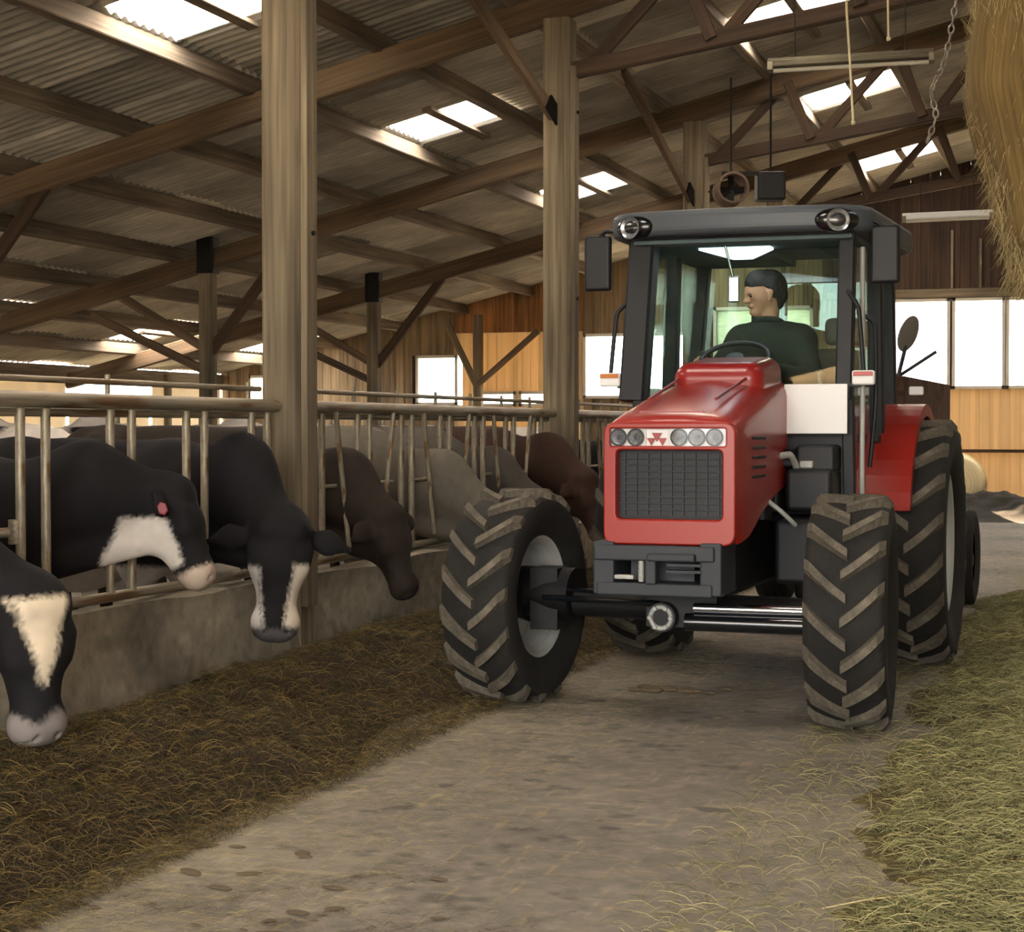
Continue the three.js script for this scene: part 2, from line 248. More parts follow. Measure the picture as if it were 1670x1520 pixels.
{
  const bw = 0.156;
  for (let x = XL; x < 1.2; x += bw) {
    const x1 = x + bw, xc = x + bw / 2, top = raft(xc) + 0.3, wz = Z1 + (hash(Math.round(x * 50), 1, 1) - 0.5) * 0.012;
    const w = WIN.find((q) => xc > q[0] - 0.04 && xc < q[1] + 0.04), warm = xc < -8.4 && xc > -10.6;
    const low = xc > -2.4 || warm ? M.glowPanel : M.lightWood;
    if (w) { board(endWall, x, x1, 0.0, Math.min(w[2], 0.98), wz, low); if (w[2] > 1) board(endWall, x, x1, 0.99, w[2], wz + 0.01, low); if (warm) board(endWall, x, x1, w[3], 3.0, wz, M.glowPanel); board(endWall, x, x1, warm ? 3.0 : w[3], top, wz, warm ? M.glowBoard : xc > -4.3 ? M.darkBoard : M.lightWood); }
    else { board(endWall, x, x1, 0, 0.98, wz, low); if (warm) { board(endWall, x, x1, 0.99, 3.0, wz, M.glowPanel); board(endWall, x, x1, 3.0, top, wz, M.glowBoard); } else { board(endWall, x, x1, 0.99, 3.45, wz, low === M.glowPanel ? M.lightWood : low); board(endWall, x, x1, 3.45, top, wz, xc > -4.3 ? M.darkBoard : M.lightWood); } }
  }
  part(endWall, 'cladding', box(XR - 1.2, 7, 0.1, (XR + 1.2) / 2, 3.5, -Z1), M.lightWood);
  const she = []; for (const [a, b] of [[XL, 1.2]]) { let x = a; const cuts = WIN.slice().sort((p, q) => p[0] - q[0]); const push0 = (a, b, c, d) => { for (const [p, q] of [[-99, -10.6], [-8.4, -2.4]]) if (Math.min(b, q) > Math.max(a, p)) she.push([Math.max(a, p), Math.min(b, q), c, d]); for (const [p, q, lo] of [[-10.6, -8.4, 3], [-2.4, 99, 1.97]]) if (lo < 2.5 && Math.min(b, q) > Math.max(a, p) && d > lo) she.push([Math.max(a, p), Math.min(b, q), Math.max(c, lo), d]); }; for (const w of cuts) { push0(x, w[0], 0, 7); push0(w[0], w[1], 0, w[2]); push0(w[0], w[1], w[3], 7); x = w[1]; } push0(x, b, 0, 7); }
  part(endWall, 'sheathing', she.filter((q) => q[1] > q[0] && q[3] > q[2]).flatMap(([a, b, c, d]) => { const n = Math.ceil((b - a) / 0.6); return Array.from({ length: n }, (_, i) => [a + (b - a) * i / n, a + (b - a) * (i + 1) / n, c, d]); }).map(([a, b, c, d]) => { const top = Math.min(d, raft(a) + 0.28); return box(b - a, top - c, 0.02, (a + b) / 2, (top + c) / 2, -Z1 - 0.035); }), M.darkBoard);
  part(endWall, 'rail', barGeo(V(XL, 0.985, Z1 - 0.05), V(1.2, 0.985, Z1 - 0.05), 0.05, 0.05), M.truss);
  part(endWall, 'rail', barGeo(V(-4.2, 3.5, Z1 - 0.06), V(1.2, 3.5, Z1 - 0.06), 0.08, 0.14), M.post);
  part(endWall, 'batten', barGeo(V(-2.22, 3.55, Z1 - 0.05), V(-2.22, 4.5, Z1 - 0.05), 0.07, 0.04), M.plaster);
  part(endWall, 'batten', barGeo(V(-1.78, 3.55, Z1 - 0.05), V(-1.78, 4.35, Z1 - 0.05), 0.05, 0.04), M.plaster);
  WIN.forEach(([a, b, c, d], i) => {
    const w = struct('window_' + (i + 1)); w.position.copy(V((a + b) / 2, c, Z1)); const W = b - a, H = d - c, f = 0.05;
    part(w, 'window_frame', [box(W + 0.06, f, 0.1, 0, f / 2, 0.02), box(W + 0.06, f, 0.1, 0, H - f / 2, 0.02), box(f, H, 0.1, -W / 2, H / 2, 0.02), box(f, H, 0.1, W / 2, H / 2, 0.02)], M.whiteFrame);
    part(w, 'pane', box(W, H, 0.006, 0, H / 2, 0), i >= 9 ? M.dustyPane : M.pane);
  });
}
// left long wall: boards below an open strip under the eave
const wallLeft = struct('wall_left');
for (let z = Z0; z < Z1; z += 0.5) { const b = part(wallLeft, 'plank', boxUV(box(0.04, 1.0, 0.499, XL, 0.5, -(z + 0.25) + 0), 0.6), M.lightWood); b.position.x = (hash(Math.round(z * 4), 2, 2) - 0.5) * 0.01; }
for (let z = Z0; z <= Z1; z += 5.1) part(wallLeft, 'stud', barGeo(V(XL + 0.06, 0.9, z + 0.5), V(XL + 0.06, raft(XL) + 0.2, z + 0.5), 0.12, 0.12), M.post);
M.curtain = phy({ color: 0xcfc6b2, roughness: 1, transmission: 0.22, thickness: 0 });
for (let z = Z0; z < Z1; z += 2.55) { const hC = Math.round(z * 2) % 3 === 0 ? 0.86 : 1.12, g = new THREE.BoxGeometry(0.012, hC, 2.5, 1, 1, 40), p = g.attributes.position; for (let i = 0; i < p.count; i++) p.setX(i, p.getX(i) + 0.018 * Math.sin(p.getZ(i) * 11)); g.computeVertexNormals(); g.translate(XL + 0.02, 1.0 + hC / 2, -(z + 1.27)); part(wallLeft, 'curtain', g, M.curtain); }
part(wallLeft, 'top_plate', barGeo(V(XL, raft(XL) + 0.16, Z0), V(XL, raft(XL) + 0.16, Z1), 0.1, 0.18), M.purlin);
struct('wall_right', box(0.12, 5.2, Z1 - Z0, XR, 2.6, -(Z0 + Z1) / 2), M.plaster);
// front gable behind the camera: wide opening added to let in frontal sky light
const wallFront = struct('wall_front');
part(wallFront, 'cladding', [box(10.0, 7, 0.12, XL + 5.0, 3.5, -Z0), box(XR - 3.5, 7, 0.12, (XR + 3.5) / 2, 3.5, -Z0), box(3.5 - (XL + 10.0) + 0.2, 3.0, 0.12, (3.5 + XL + 10.0) / 2, 5.6, -Z0)], M.lightWood);

// ---------------------------------------------------------------- feed kerb wall and feed barriers
{
  const g = new THREE.BoxGeometry(0.2, 0.56, Z1 - Z0 - 0.4, 3, 6, 160); g.translate(-4.17, 0.28, -(Z0 + Z1) / 2);
  const p = g.attributes.position;
  for (let i = 0; i < p.count; i++) { const Y = p.getY(i), Z = -p.getZ(i); const n = fbm(Z * 1.3, Y * 3, 0, 7, 4) - 0.5; p.setX(i, p.getX(i) + n * 0.1); if (Y > 0.5) p.setY(i, Y + (fbm(Z * 1.7, p.getX(i) * 3, 2, 17, 3) - 0.5) * 0.07); }
  g.computeVertexNormals();
  struct('wall_trough', boxUV(g, 0.6), M.concrete);
}
const barrierLabels = ['galvanised feed barrier with pipe rails in front of the nearest black cows', 'galvanised feed barrier with slanted bars between the two large square posts', 'feed barrier bars behind the red tractor nose'];
[[3.75, 8.62], [8.95, 13.72], [14.05, 18.82]].forEach(([za, zb], i) => {
  const t = thing('feed_barrier', barrierLabels[i], 'feed barrier', V(-4.2, 0, (za + zb) / 2)), p = rel(t), X = -4.2;
  part(t, 'top_rail', rod(p(X + 0.03, 1.475, za), p(X + 0.03, 1.475, zb), 0.034, 12), M.galv);
  part(t, 'locking_rail', rod(p(X - 0.06, 1.565, za), p(X - 0.06, 1.565, zb), 0.014, 8), M.galv);
  part(t, 'upper_rail', rod(p(X - 0.02, 1.425, za), p(X - 0.02, 1.425, zb), 0.02, 8), M.galv);
  part(t, 'bottom_rail', rod(p(X, 0.6, za), p(X, 0.6, zb), 0.024, 10), M.galv);
  for (let z = 4.2 + (i ? Math.ceil((za - 4.2) / 0.7) * 0.7 : 0), n = 0; z < zb - 0.05; z += 0.7, n++) {
    for (const d of [0, 0.185]) if (z + d < zb - 0.03) part(t, 'upright', rod(p(X, 0.6, z + d), p(X, 1.47, z + d), 0.021, 9), M.galv);
    if (n % 2 === 0 || i) part(t, 'bracket', rod(p(X - 0.06, 1.475, z + 0.08), p(X - 0.06, 1.6, z + 0.08), 0.012, 6), M.galv);
    if (i && z + 0.62 < zb) {
      const s = n % 2 ? 1 : -1, z0 = z + 0.36;
      part(t, 'slanted_bar', rod(p(X + 0.05, 1.45, z0 + 0.09 * s), p(X + 0.05, 0.66, z0 - 0.1 * s), 0.016, 8), M.galv);
      part(t, 'pivot', rod(p(X, 1.02, z0 - 0.2), p(X, 1.02, z0 + 0.2), 0.012, 6), M.galv);
    }
  }
});
{ // a rail that crosses the pen at the near edge
  const t = thing('pen_rail', 'short galvanised pipe reaching the first barrier uprights at cow shoulder height', 'rail', V(-4.22, 0.93, 6.3));
  part(t, 'pipe', rod(new THREE.Vector3(), new THREE.Vector3(-0.45, -0.03, 0.3), 0.022, 10), M.galv); part(t, 'clamp', rod(new THREE.Vector3(0.0, -0.05, 0), new THREE.Vector3(0.0, 0.05, 0), 0.034, 10), M.galv);
  const t2 = thing('pen_gate', 'long low gate of pipes crossing the cow pen behind the cows', 'gate', V(-10.7, 0, 13)), p2 = rel(t2);
  for (const y of [0.5, 0.9, 1.3, 1.62]) part(t2, 'rail', rod(p2(-10.7, y, 6), p2(-10.7, y, 26), 0.025, 8), M.galv);
  for (let z = 6; z <= 26; z += 2) part(t2, 'upright', rod(p2(-10.7, 0, z), p2(-10.7, 1.66, z), 0.03, 8), M.galv);
}

// ---------------------------------------------------------------- loose fodder
const matStraw = [0x7d6a38, 0x66562c, 0x94814c, 0x574b2a].map((c) => std({ color: c, roughness: 0.95 }));
function strandGeo() { // a thin bent stalk, three-sided
  const pts = []; for (let i = 0; i <= 3; i++) { const t = i / 3; pts.push([t - 0.5, 0.16 * Math.sin(t * Math.PI), 0.05 * Math.sin(t * 5)]); }
  const pos = []; const R = 0.012, ring = pts.map(([x, y, z], i) => [0, 1, 2].map((k) => { const a = k * 2.094, r = R * (i === 0 || i === 3 ? 0.5 : 1); return [x, y + r * Math.cos(a), z + r * Math.sin(a)]; }));
  for (let i = 0; i < 3; i++) for (let k = 0; k < 3; k++) { const a = ring[i][k], b = ring[i][(k + 1) % 3], c = ring[i + 1][k], d = ring[i + 1][(k + 1) % 3]; pos.push(...a, ...c, ...b, ...b, ...c, ...d); }
  const g = new THREE.BufferGeometry(); g.setAttribute('position', new THREE.Float32BufferAttribute(pos, 3)); g.computeVertexNormals(); return g;
}
const strand = strandGeo(), strawMat = std({ color: 0xffffff, roughness: 0.95 });
// strew(parent, n, place, palette): place() gives [point, length, pitch range, thickness]
function strew(parent, name, n, place, cols) {
  const im = new THREE.InstancedMesh(strand, strawMat, n), m = new THREE.Matrix4(), q = new THREE.Quaternion(), e = new THREE.Euler(), c = new THREE.Color();
  for (let i = 0; i < n; i++) {
    const [p, L, tilt, th = 1] = place(); e.set(rr(-1, 1) * 0.6, rr(0, 6.283), rr(-tilt, tilt), 'YXZ'); q.setFromEuler(e);
    m.compose(p, q, new THREE.Vector3(L, L * 0.9, L * 0.9).multiply(new THREE.Vector3(1, th, th))); im.setMatrixAt(i, m);
    const k = cols[Math.floor(rnd() * cols.length)], f = rr(0.7, 1.25); im.setColorAt(i, c.setHex(k).multiplyScalar(f));
  }
  im.name = name; im.castShadow = im.receiveShadow = true; parent.add(im); return im;
}
function mound(parent, name, x0, x1, z0, z1, nx, nz, hfn, mat, sc = 0.8) {
  const g = new THREE.PlaneGeometry(x1 - x0, z1 - z0, nx, nz); g.rotateX(-Math.PI / 2); g.translate((x0 + x1) / 2, 0, -(z0 + z1) / 2);
  const p = g.attributes.position, uv = g.attributes.uv; for (let i = 0; i < p.count; i++) { const X = p.getX(i), Z = -p.getZ(i); p.setY(i, hfn(X, Z)); uv.setXY(i, X * sc, Z * sc); } g.computeVertexNormals();
  return part(parent, name, g, mat);
}
// windrow along the feed wall
const hFeed = (X, Z) => { const e = -2.92 + 0.22 * (fbm(Z * 0.8, 0, 1, 21, 3) - 0.5) * 2, t = clamp((e - X) / 0.75), n = fbm(X * 5, Z * 5, 0, 31, 4) - 0.5; return 0.3 * Math.pow(t, 0.7) * (1 - 0.4 * sstep(-3.55, -4.05, X)) * (0.85 + 0.5 * (fbm(Z * 0.7, X, 4, 41, 3) - 0.5)) + n * 0.13 * Math.min(1, t * 3) - 0.012; };
{
  const t = tag(grp(scene, 'silage_windrow'), 'brown green silage heaped along the feed wall under the cow heads', 'silage', null, 'stuff');
  mound(t, 'heap', -4.06, -2.55, 3.2, 18.5, 60, 520, hFeed, std({ color: 0x463618, map: hayTex, roughness: 1 }), 1.4);
  strew(t, 'stalks', 90000, () => { const Z = 3.4 + 14 * Math.pow(rnd(), 1.7), X = rr(-4.05, -2.72), h = hFeed(X, Z); return [V(X, Math.max(0.004, h) + rr(-0.01, 0.03), Z), rr(0.03, 0.1), 0.7, 1.1]; }, [0x54431f, 0x3f3216, 0x685529, 0x2d2712, 0x7d6a3a, 0x46381a, 0x393517]);
}
// thin hay spread on the other side
const hHay = (X, Z) => { const e = -0.98 + 0.2 * (fbm(Z * 1.1, 3, 1, 51, 3) - 0.5) * 2 + 0.2 * sstep(6.6, 4.6, Z), t = clamp((X - e) / 0.9), n = fbm(X * 6, Z * 6, 0, 61, 4) - 0.5; return 0.13 * t * t * (3 - 2 * t) + n * 0.08 * Math.min(1, t * 2) - 0.008; };
{
  const t = tag(grp(scene, 'loose_hay'), 'loose olive hay spread over the floor on the side without cows', 'hay', null, 'stuff');
  mound(t, 'layer', -1.3, 3.2, 3.6, 14.5, 110, 300, hHay, std({ color: 0x76704a, map: hayTex, roughness: 1 }), 1.4);
  strew(t, 'stalks', 90000, () => { const Z = 3.8 + 10.4 * Math.pow(rnd(), 1.3), X = -1.25 + 2.2 * Math.pow(rnd(), 0.9), h = hHay(X, Z); if (h < 0.01 && rnd() < 0.85) { return [V(X + 0.8, hHay(X + 0.8, Z) + 0.01, Z), 0.1, 0.5]; } return [V(X, Math.max(0.003, h) + rr(-0.01, 0.025), Z), rr(0.04, 0.13), 0.55]; }, [0x8a8458, 0x737046, 0xa39c6c, 0x5e5f38, 0x968e60, 0x504f30]);
}
{
  const t = tag(grp(scene, 'strewn_straw'), 'thin scatter of chopped straw lying over the concrete passage', 'straw', null, 'stuff');
  strew(t, 'stalks', 60000, () => { const Z = 3.6 + 16 * Math.pow(rnd(), 1.8), u = rnd(), X = u < 0.62 ? -2.95 + 0.95 * Math.pow(rnd(), 2.0) : u < 0.85 ? -0.62 - 0.55 * Math.pow(rnd(), 2.2) : rr(-2.9, -0.8); return [V(X, 0.003, Z), rr(0.015, 0.045), 0.1, 0.8]; }, [0xa0925c, 0x8a7d4c, 0xb5a674, 0x6f6540]);
  const streaks = [[-2.72, 4.45, -2.3, 4.5], [-2.3, 4.42, -1.75, 4.52], [-1.92, 4.36, -1.5, 4.46], [-2.2, 4.9, -1.9, 5.0]];
  strew(t, 'dark_chaff', 2600, () => { const s = streaks[Math.floor(rnd() * 4)], u = rnd(), j = Math.pow(rnd(), 2) * (rnd() < 0.5 ? -1 : 1); return [V(s[0] + (s[2] - s[0]) * (u + 0.05 * Math.round(u * 7)) * 0.75 + j * 0.2, 0.005, s[1] + (s[3] - s[1]) * u + 0.05 * Math.sin(u * 9 + s[0] * 7) + j * 0.3 + 0.08 * (noise3(u * 14, s[0] * 9, 1) - 0.5)), rr(0.01, 0.04), 0.15, 1]; }, [0x3f3526, 0x4d4230, 0x5a4d38, 0x2f281c]);
  const c = []; for (let i = 0; i < 30; i++) { const Z = rr(4.1, 5.2), X = -2.6 + rr(-0.35, 0.9) - (Z - 4.6) * 0.4, g = new THREE.IcosahedronGeometry(rr(0.008, 0.024), 1); g.scale(rr(1.2, 3), 0.22, rr(0.6, 1.2)); g.rotateY(rr(-0.6, 0.6)); g.translate(X, 0.006, -Z); c.push(g); }
  for (let i = 0; i < 14; i++) { const g = new THREE.IcosahedronGeometry(rr(0.015, 0.035), 1); g.scale(1.8, 0.5, 1); g.translate(-2.02 + rr(-0.25, 0.25), 0.01, -8.95 + rr(-0.1, 0.1)); c.push(g); }
  part(t, 'clods', c, std({ color: 0x5c4e3a, roughness: 1 }));
}
{ const t = thing('straw_stalk', 'long pale stalk lying at the edge of the hay', 'straw', V(-0.72, 0.02, 4.95)); part(t, 'stem', pipe([new THREE.Vector3(0, 0, 0), new THREE.Vector3(0.12, 0.02, -0.06), new THREE.Vector3(0.26, 0.03, -0.13)], 0.0022, 12, 5), std({ color: 0xb8a878, roughness: 0.8 })); part(t, 'ear', pipe([new THREE.Vector3(0.26, 0.03, -0.13), new THREE.Vector3(0.33, 0.045, -0.16)], 0.006, 6, 5), std({ color: 0xc0a96c, roughness: 0.9 })); }

// ---------------------------------------------------------------- solid bodies from distance fields (surface nets)
const sub = (a, b) => [a[0] - b[0], a[1] - b[1], a[2] - b[2]], add = (a, b, s = 1) => [a[0] + b[0] * s, a[1] + b[1] * s, a[2] + b[2] * s], dot = (a, b) => a[0] * b[0] + a[1] * b[1] + a[2] * b[2];
const norm = (a) => { const l = Math.hypot(...a) || 1; return [a[0] / l, a[1] / l, a[2] / l]; }, cross = (a, b) => [a[1] * b[2] - a[2] * b[1], a[2] * b[0] - a[0] * b[2], a[0] * b[1] - a[1] * b[0]];
// a bone: tapered capsule, optionally thinned (k > 1) or widened (k < 1) along an axis
const bone = (a, b, ra, rb, ax = null, k = 1) => ({ a, d: sub(b, a), l2: Math.max(1e-9, dot(sub(b, a), sub(b, a))), ra, dr: rb - ra, ax, k });
function boneDist(B, x, y, z) {
  let px = x - B.a[0], py = y - B.a[1], pz = z - B.a[2]; let dx = B.d[0], dy = B.d[1], dz = B.d[2];
  let t = (px * dx + py * dy + pz * dz) / B.l2; t = t < 0 ? 0 : t > 1 ? 1 : t;
  px -= dx * t; py -= dy * t; pz -= dz * t; let f = 1;
  if (B.ax) { const c = (px * B.ax[0] + py * B.ax[1] + pz * B.ax[2]) * (B.k - 1); px += B.ax[0] * c; py += B.ax[1] * c; pz += B.ax[2] * c; f = B.k > 1 ? 1 / Math.sqrt(B.k) : 1; }
  return (Math.sqrt(px * px + py * py + pz * pz) - B.ra - B.dr * t) * f;
}
const smin = (a, b, k) => { const h = Math.max(k - Math.abs(a - b), 0) / k; return Math.min(a, b) - h * h * k * 0.25; };
function field(groups) { // [{bones, k}] joined one after another; a carve is subtracted
  return (x, y, z) => { let d = 1e9; for (const g of groups) { let e = 1e9; for (const B of g.bones) e = smin(e, boneDist(B, x, y, z), g.k); d = g.carve ? Math.max(d, -e) : d > 1e8 ? e : smin(d, e, g.j ?? g.k); } return d; };
}
function surfaceNet(f, lo, hi, cell) {
  const n = [0, 1, 2].map((i) => Math.ceil((hi[i] - lo[i]) / cell / 6) * 6 + 1), [nx, ny, nz] = n, D = new Float32Array(nx * ny * nz).fill(1), at = (i, j, k) => (k * ny + j) * nx + i, S = 6;
  for (let k = 0; k < nz - 1; k += S) for (let j = 0; j < ny - 1; j += S) for (let i = 0; i < nx - 1; i += S) {
    const c = f(lo[0] + (i + 3) * cell, lo[1] + (j + 3) * cell, lo[2] + (k + 3) * cell), far = Math.abs(c) > cell * 8.5;
    for (let c2 = 0; c2 <= S; c2++) for (let b = 0; b <= S; b++) for (let a = 0; a <= S; a++) { if (far) { const q = at(i + a, j + b, k + c2); if (D[q] === 1) D[q] = c > 0 ? 1.0001 : -1.0001; } else D[at(i + a, j + b, k + c2)] = f(lo[0] + (i + a) * cell, lo[1] + (j + b) * cell, lo[2] + (k + c2) * cell); }
  }
  const vid = new Int32Array(nx * ny * nz).fill(-1), pos = [], idx = [], off = [[0, 0, 0], [1, 0, 0], [0, 1, 0], [1, 1, 0], [0, 0, 1], [1, 0, 1], [0, 1, 1], [1, 1, 1]], E = [[0, 1], [2, 3], [4, 5], [6, 7], [0, 2], [1, 3], [4, 6], [5, 7], [0, 4], [1, 5], [2, 6], [3, 7]];
  for (let k = 0; k < nz - 1; k++) for (let j = 0; j < ny - 1; j++) for (let i = 0; i < nx - 1; i++) {
    const v = off.map((o) => D[at(i + o[0], j + o[1], k + o[2])]); let s = 0; for (const q of v) if (q < 0) s++; if (s === 0 || s === 8) continue;
    let x = 0, y = 0, z = 0, m = 0; for (const [a, b] of E) if ((v[a] < 0) !== (v[b] < 0)) { const t = v[a] / (v[a] - v[b]); x += off[a][0] + (off[b][0] - off[a][0]) * t; y += off[a][1] + (off[b][1] - off[a][1]) * t; z += off[a][2] + (off[b][2] - off[a][2]) * t; m++; }
    vid[at(i, j, k)] = pos.length / 3; pos.push(lo[0] + (i + x / m) * cell, lo[1] + (j + y / m) * cell, lo[2] + (k + z / m) * cell);
  }
  const quad = (a, b, c, d, flip) => { if (a < 0 || b < 0 || c < 0 || d < 0) return; if (flip) idx.push(a, c, b, a, d, c); else idx.push(a, b, c, a, c, d); };
  for (let k = 1; k < nz - 1; k++) for (let j = 1; j < ny - 1; j++) for (let i = 1; i < nx - 1; i++) {
    const s = D[at(i, j, k)] < 0;
    if (s !== D[at(i + 1, j, k)] < 0) quad(vid[at(i, j - 1, k - 1)], vid[at(i, j, k - 1)], vid[at(i, j, k)], vid[at(i, j - 1, k)], !s);
    if (s !== D[at(i, j + 1, k)] < 0) quad(vid[at(i - 1, j, k - 1)], vid[at(i - 1, j, k)], vid[at(i, j, k)], vid[at(i, j, k - 1)], !s);
    if (s !== D[at(i, j, k + 1)] < 0) quad(vid[at(i - 1, j - 1, k)], vid[at(i, j - 1, k)], vid[at(i, j, k)], vid[at(i - 1, j, k)], !s);
  }
  const g = new THREE.BufferGeometry(); g.setAttribute('position', new THREE.Float32BufferAttribute(pos, 3)); g.setIndex(idx); g.computeVertexNormals(); return g;
}

// ---------------------------------------------------------------- cows
// local axes: x forward, y up, z to the cow's own right; origin on the ground under the withers
function makeCow(s) {
  const t = thing('cow', s.label, 'cow', V(s.at[0], s.ground ?? 0.0, s.at[1]), null);
  t.rotation.y = s.yaw;                                             // 0: faces the passage
  const sc = s.scale ?? 1; t.scale.setScalar(sc); const P = s.poll.map((x) => x / sc), Mz = s.muzzle.map((x) => x / sc), d = norm(sub(Mz, P)); let n0 = s.face ?? [1, 0.1, 0]; let n = norm(add(n0, d, -dot(n0, d))), sd = cross(d, n);
  const H = (f, u, w) => add(add(add(P, d, f), n, u * (s.hs ?? 1)), sd, w * (s.hs ?? 1)), z = [0, 0, 1], L = s.headLen ?? 0.52, q = L / 0.52, hs = s.hs ?? 1;
  const nb = s.neck ?? [0.12, 1.0, 0];
  const trunk = { k: 0.16, bones: [bone([0.02, 0.97, 0], [-0.7, 0.9, 0], 0.31, 0.37, z, 1.12), bone([-0.7, 0.9, 0], [-1.3, 1.02, 0], 0.37, 0.27, z, 1.08), bone([0.02, 1.26, 0], [-1.35, 1.27, 0], 0.09, 0.08), bone([-1.15, 1.24, -0.2], [-1.15, 1.24, 0.2], 0.07, 0.07), bone([-1.45, 1.12, -0.12], [-1.45, 1.12, 0.12], 0.1, 0.1), bone([0.06, 0.88, -0.12], [0.06, 0.88, 0.12], 0.21, 0.21), bone([0.0, 1.1, -0.13], [0.0, 1.1, 0.13], 0.16, 0.16)] };
  const legs = { k: 0.06, j: 0.1, bones: [] };
  for (const w of [-1, 1]) {
    const a = w * (s.stance ?? 0.02);
    legs.bones.push(bone([0, 0.85, w * 0.16], [-0.06, 0.68, w * 0.18], 0.13, 0.09), bone([-0.06, 0.68, w * 0.18], [0.0 + a, 0.38, w * 0.17], 0.085, 0.055), bone([a, 0.38, w * 0.17], [a, 0.12, w * 0.17], 0.048, 0.04), bone([a, 0.1, w * 0.17], [a + 0.05, 0.04, w * 0.17], 0.05, 0.05),
      bone([-1.22, 1.0, w * 0.15], [-1.08, 0.72, w * 0.2], 0.19, 0.12), bone([-1.08, 0.72, w * 0.2], [-1.4 - a, 0.48, w * 0.18], 0.11, 0.055), bone([-1.4 - a, 0.48, w * 0.18], [-1.36 - a, 0.12, w * 0.18], 0.048, 0.04), bone([-1.36 - a, 0.1, w * 0.18], [-1.31 - a, 0.04, w * 0.18], 0.05, 0.05));
  }
  const udder = { k: 0.06, j: 0.08, bones: [bone([-1.02, 0.66, 0], [-1.2, 0.68, 0], 0.15, 0.13)] };
  const mid = [(nb[0] + P[0]) / 2 + 0.02, (nb[1] + P[1]) / 2 + (s.arch ?? 0.08), (nb[2] + P[2]) / 2], back = H(0.06, -0.1, 0);
  const neck = { k: 0.12, j: 0.14, bones: [bone(nb, mid, 0.25, 0.19, z, 1.5), bone(mid, back, 0.19, 0.13, z, 1.35), bone([nb[0] - 0.02, nb[1] + 0.16, nb[2]], H(0.0, -0.05, 0), 0.1, 0.08), bone([nb[0] + 0.04, nb[1] - 0.24, nb[2]], H(0.2, -0.17, 0), 0.08, 0.05)] };
  const head = { k: 0.045, j: 0.06, bones: [bone(H(0.03, -0.05, 0), H(0.17 * q, -0.035, 0), 0.105, 0.1, sd, 0.9), bone(H(0.17 * q, -0.035, 0), H(0.42 * q, -0.03, 0), 0.092, 0.064), bone(H(0.43 * q, -0.025, -0.03), H(0.43 * q, -0.025, 0.03), 0.06, 0.06), bone(H(0.45 * q, -0.05, -0.02), H(0.45 * q, -0.05, 0.02), 0.052, 0.052), bone(H(0.1, -0.15, 0), H(0.4 * q, -0.085, 0), 0.07, 0.042), bone(H(0.02, 0.02, -0.05), H(0.02, 0.02, 0.05), 0.045, 0.045), bone(H(0.13, 0.0, -0.085), H(0.2, -0.005, -0.075), 0.035, 0.03), bone(H(0.13, 0.0, 0.085), H(0.2, -0.005, 0.075), 0.035, 0.03)] };
  for (const B of head.bones) { B.ra *= hs; B.dr *= hs; }
  const ears = { k: 0.03, j: 0.03, bones: [] };
  for (const w of [-1, 1]) { const e0 = H(0.05, -0.05, w * 0.09), e1 = H(0.07, -0.06 - (s.earBack ?? 0) * 0.5, w * (0.18 - (s.earBack ?? 0) * 0.35)), e2 = H(0.1 + (s.earDroop ?? 0) - (s.earBack ? 0.06 : 0), -0.07 - (s.earBack ?? 0), w * (0.265 - (s.earBack ?? 0) * 0.8)); ears.bones.push(bone(e0, e1, 0.03, 0.06, n, 2.6), bone(e1, e2, 0.06, 0.018, n, 2.6)); }
  const nos = { k: 0.01, carve: true, bones: [bone(H(0.475 * q, 0.03, -0.032), H(0.47 * q, 0.0, -0.045), 0.013, 0.01), bone(H(0.475 * q, 0.03, 0.032), H(0.47 * q, 0.0, 0.045), 0.013, 0.01), bone(H(0.485 * q, -0.075, -0.05), H(0.485 * q, -0.075, 0.05), 0.007, 0.007)] };
  const tail = { k: 0.03, j: 0.04, bones: [bone([-1.5, 1.2, 0], [-1.58, 0.95, 0.02], 0.035, 0.022), bone([-1.58, 0.95, 0.02], [-1.57, 0.5, 0.03], 0.022, 0.03)] };
  const f = field([trunk, legs, udder, neck, head, ears, nos, tail]);
  const lo = [Math.min(-1.72, P[0] - 0.4, Mz[0] - 0.2), -0.03, Math.min(-0.55, P[2] - 0.4, Mz[2] - 0.25)], hi = [Math.max(0.4, P[0] + 0.4, Mz[0] + 0.25), 1.55, Math.max(0.55, P[2] + 0.4, Mz[2] + 0.25)];
  const g = surfaceNet(f, lo, hi, s.cell), p = g.attributes.position, c = new Float32Array(p.count * 3), hd = (v) => { const r = sub(v, P); return [dot(r, d), dot(r, n), dot(r, sd)]; };
  for (let i = 0; i < p.count; i++) { const v = [p.getX(i), p.getY(i), p.getZ(i)], k = [0, 0, 0]; for (let q2 = 0; q2 < 9; q2++) { const w = add(v, [hash(i, q2, 1) - 0.5, hash(i, q2, 2) - 0.5, hash(i, q2, 3) - 0.5], s.cell * 2.2), c1 = s.coat(w, hd(w)); for (let a = 0; a < 3; a++) k[a] += c1[a] / 9; } const vr = 0.9 + 0.2 * noise3(v[0] * 30, v[1] * 30, v[2] * 30, 5); c[i * 3] = k[0] * vr; c[i * 3 + 1] = k[1] * vr; c[i * 3 + 2] = k[2] * vr; }
  g.setAttribute('color', new THREE.BufferAttribute(c, 3));
  part(t, 'body', g, M.cow);
  const W = (a) => new THREE.Vector3(...a);
  if (s.cell < 0.03) for (const w of [-1, 1]) { const e = new THREE.SphereGeometry(0.02, 14, 10); e.translate(...H(0.165, -0.01, w * 0.103)); part(t, 'eye', e, M.eye); }
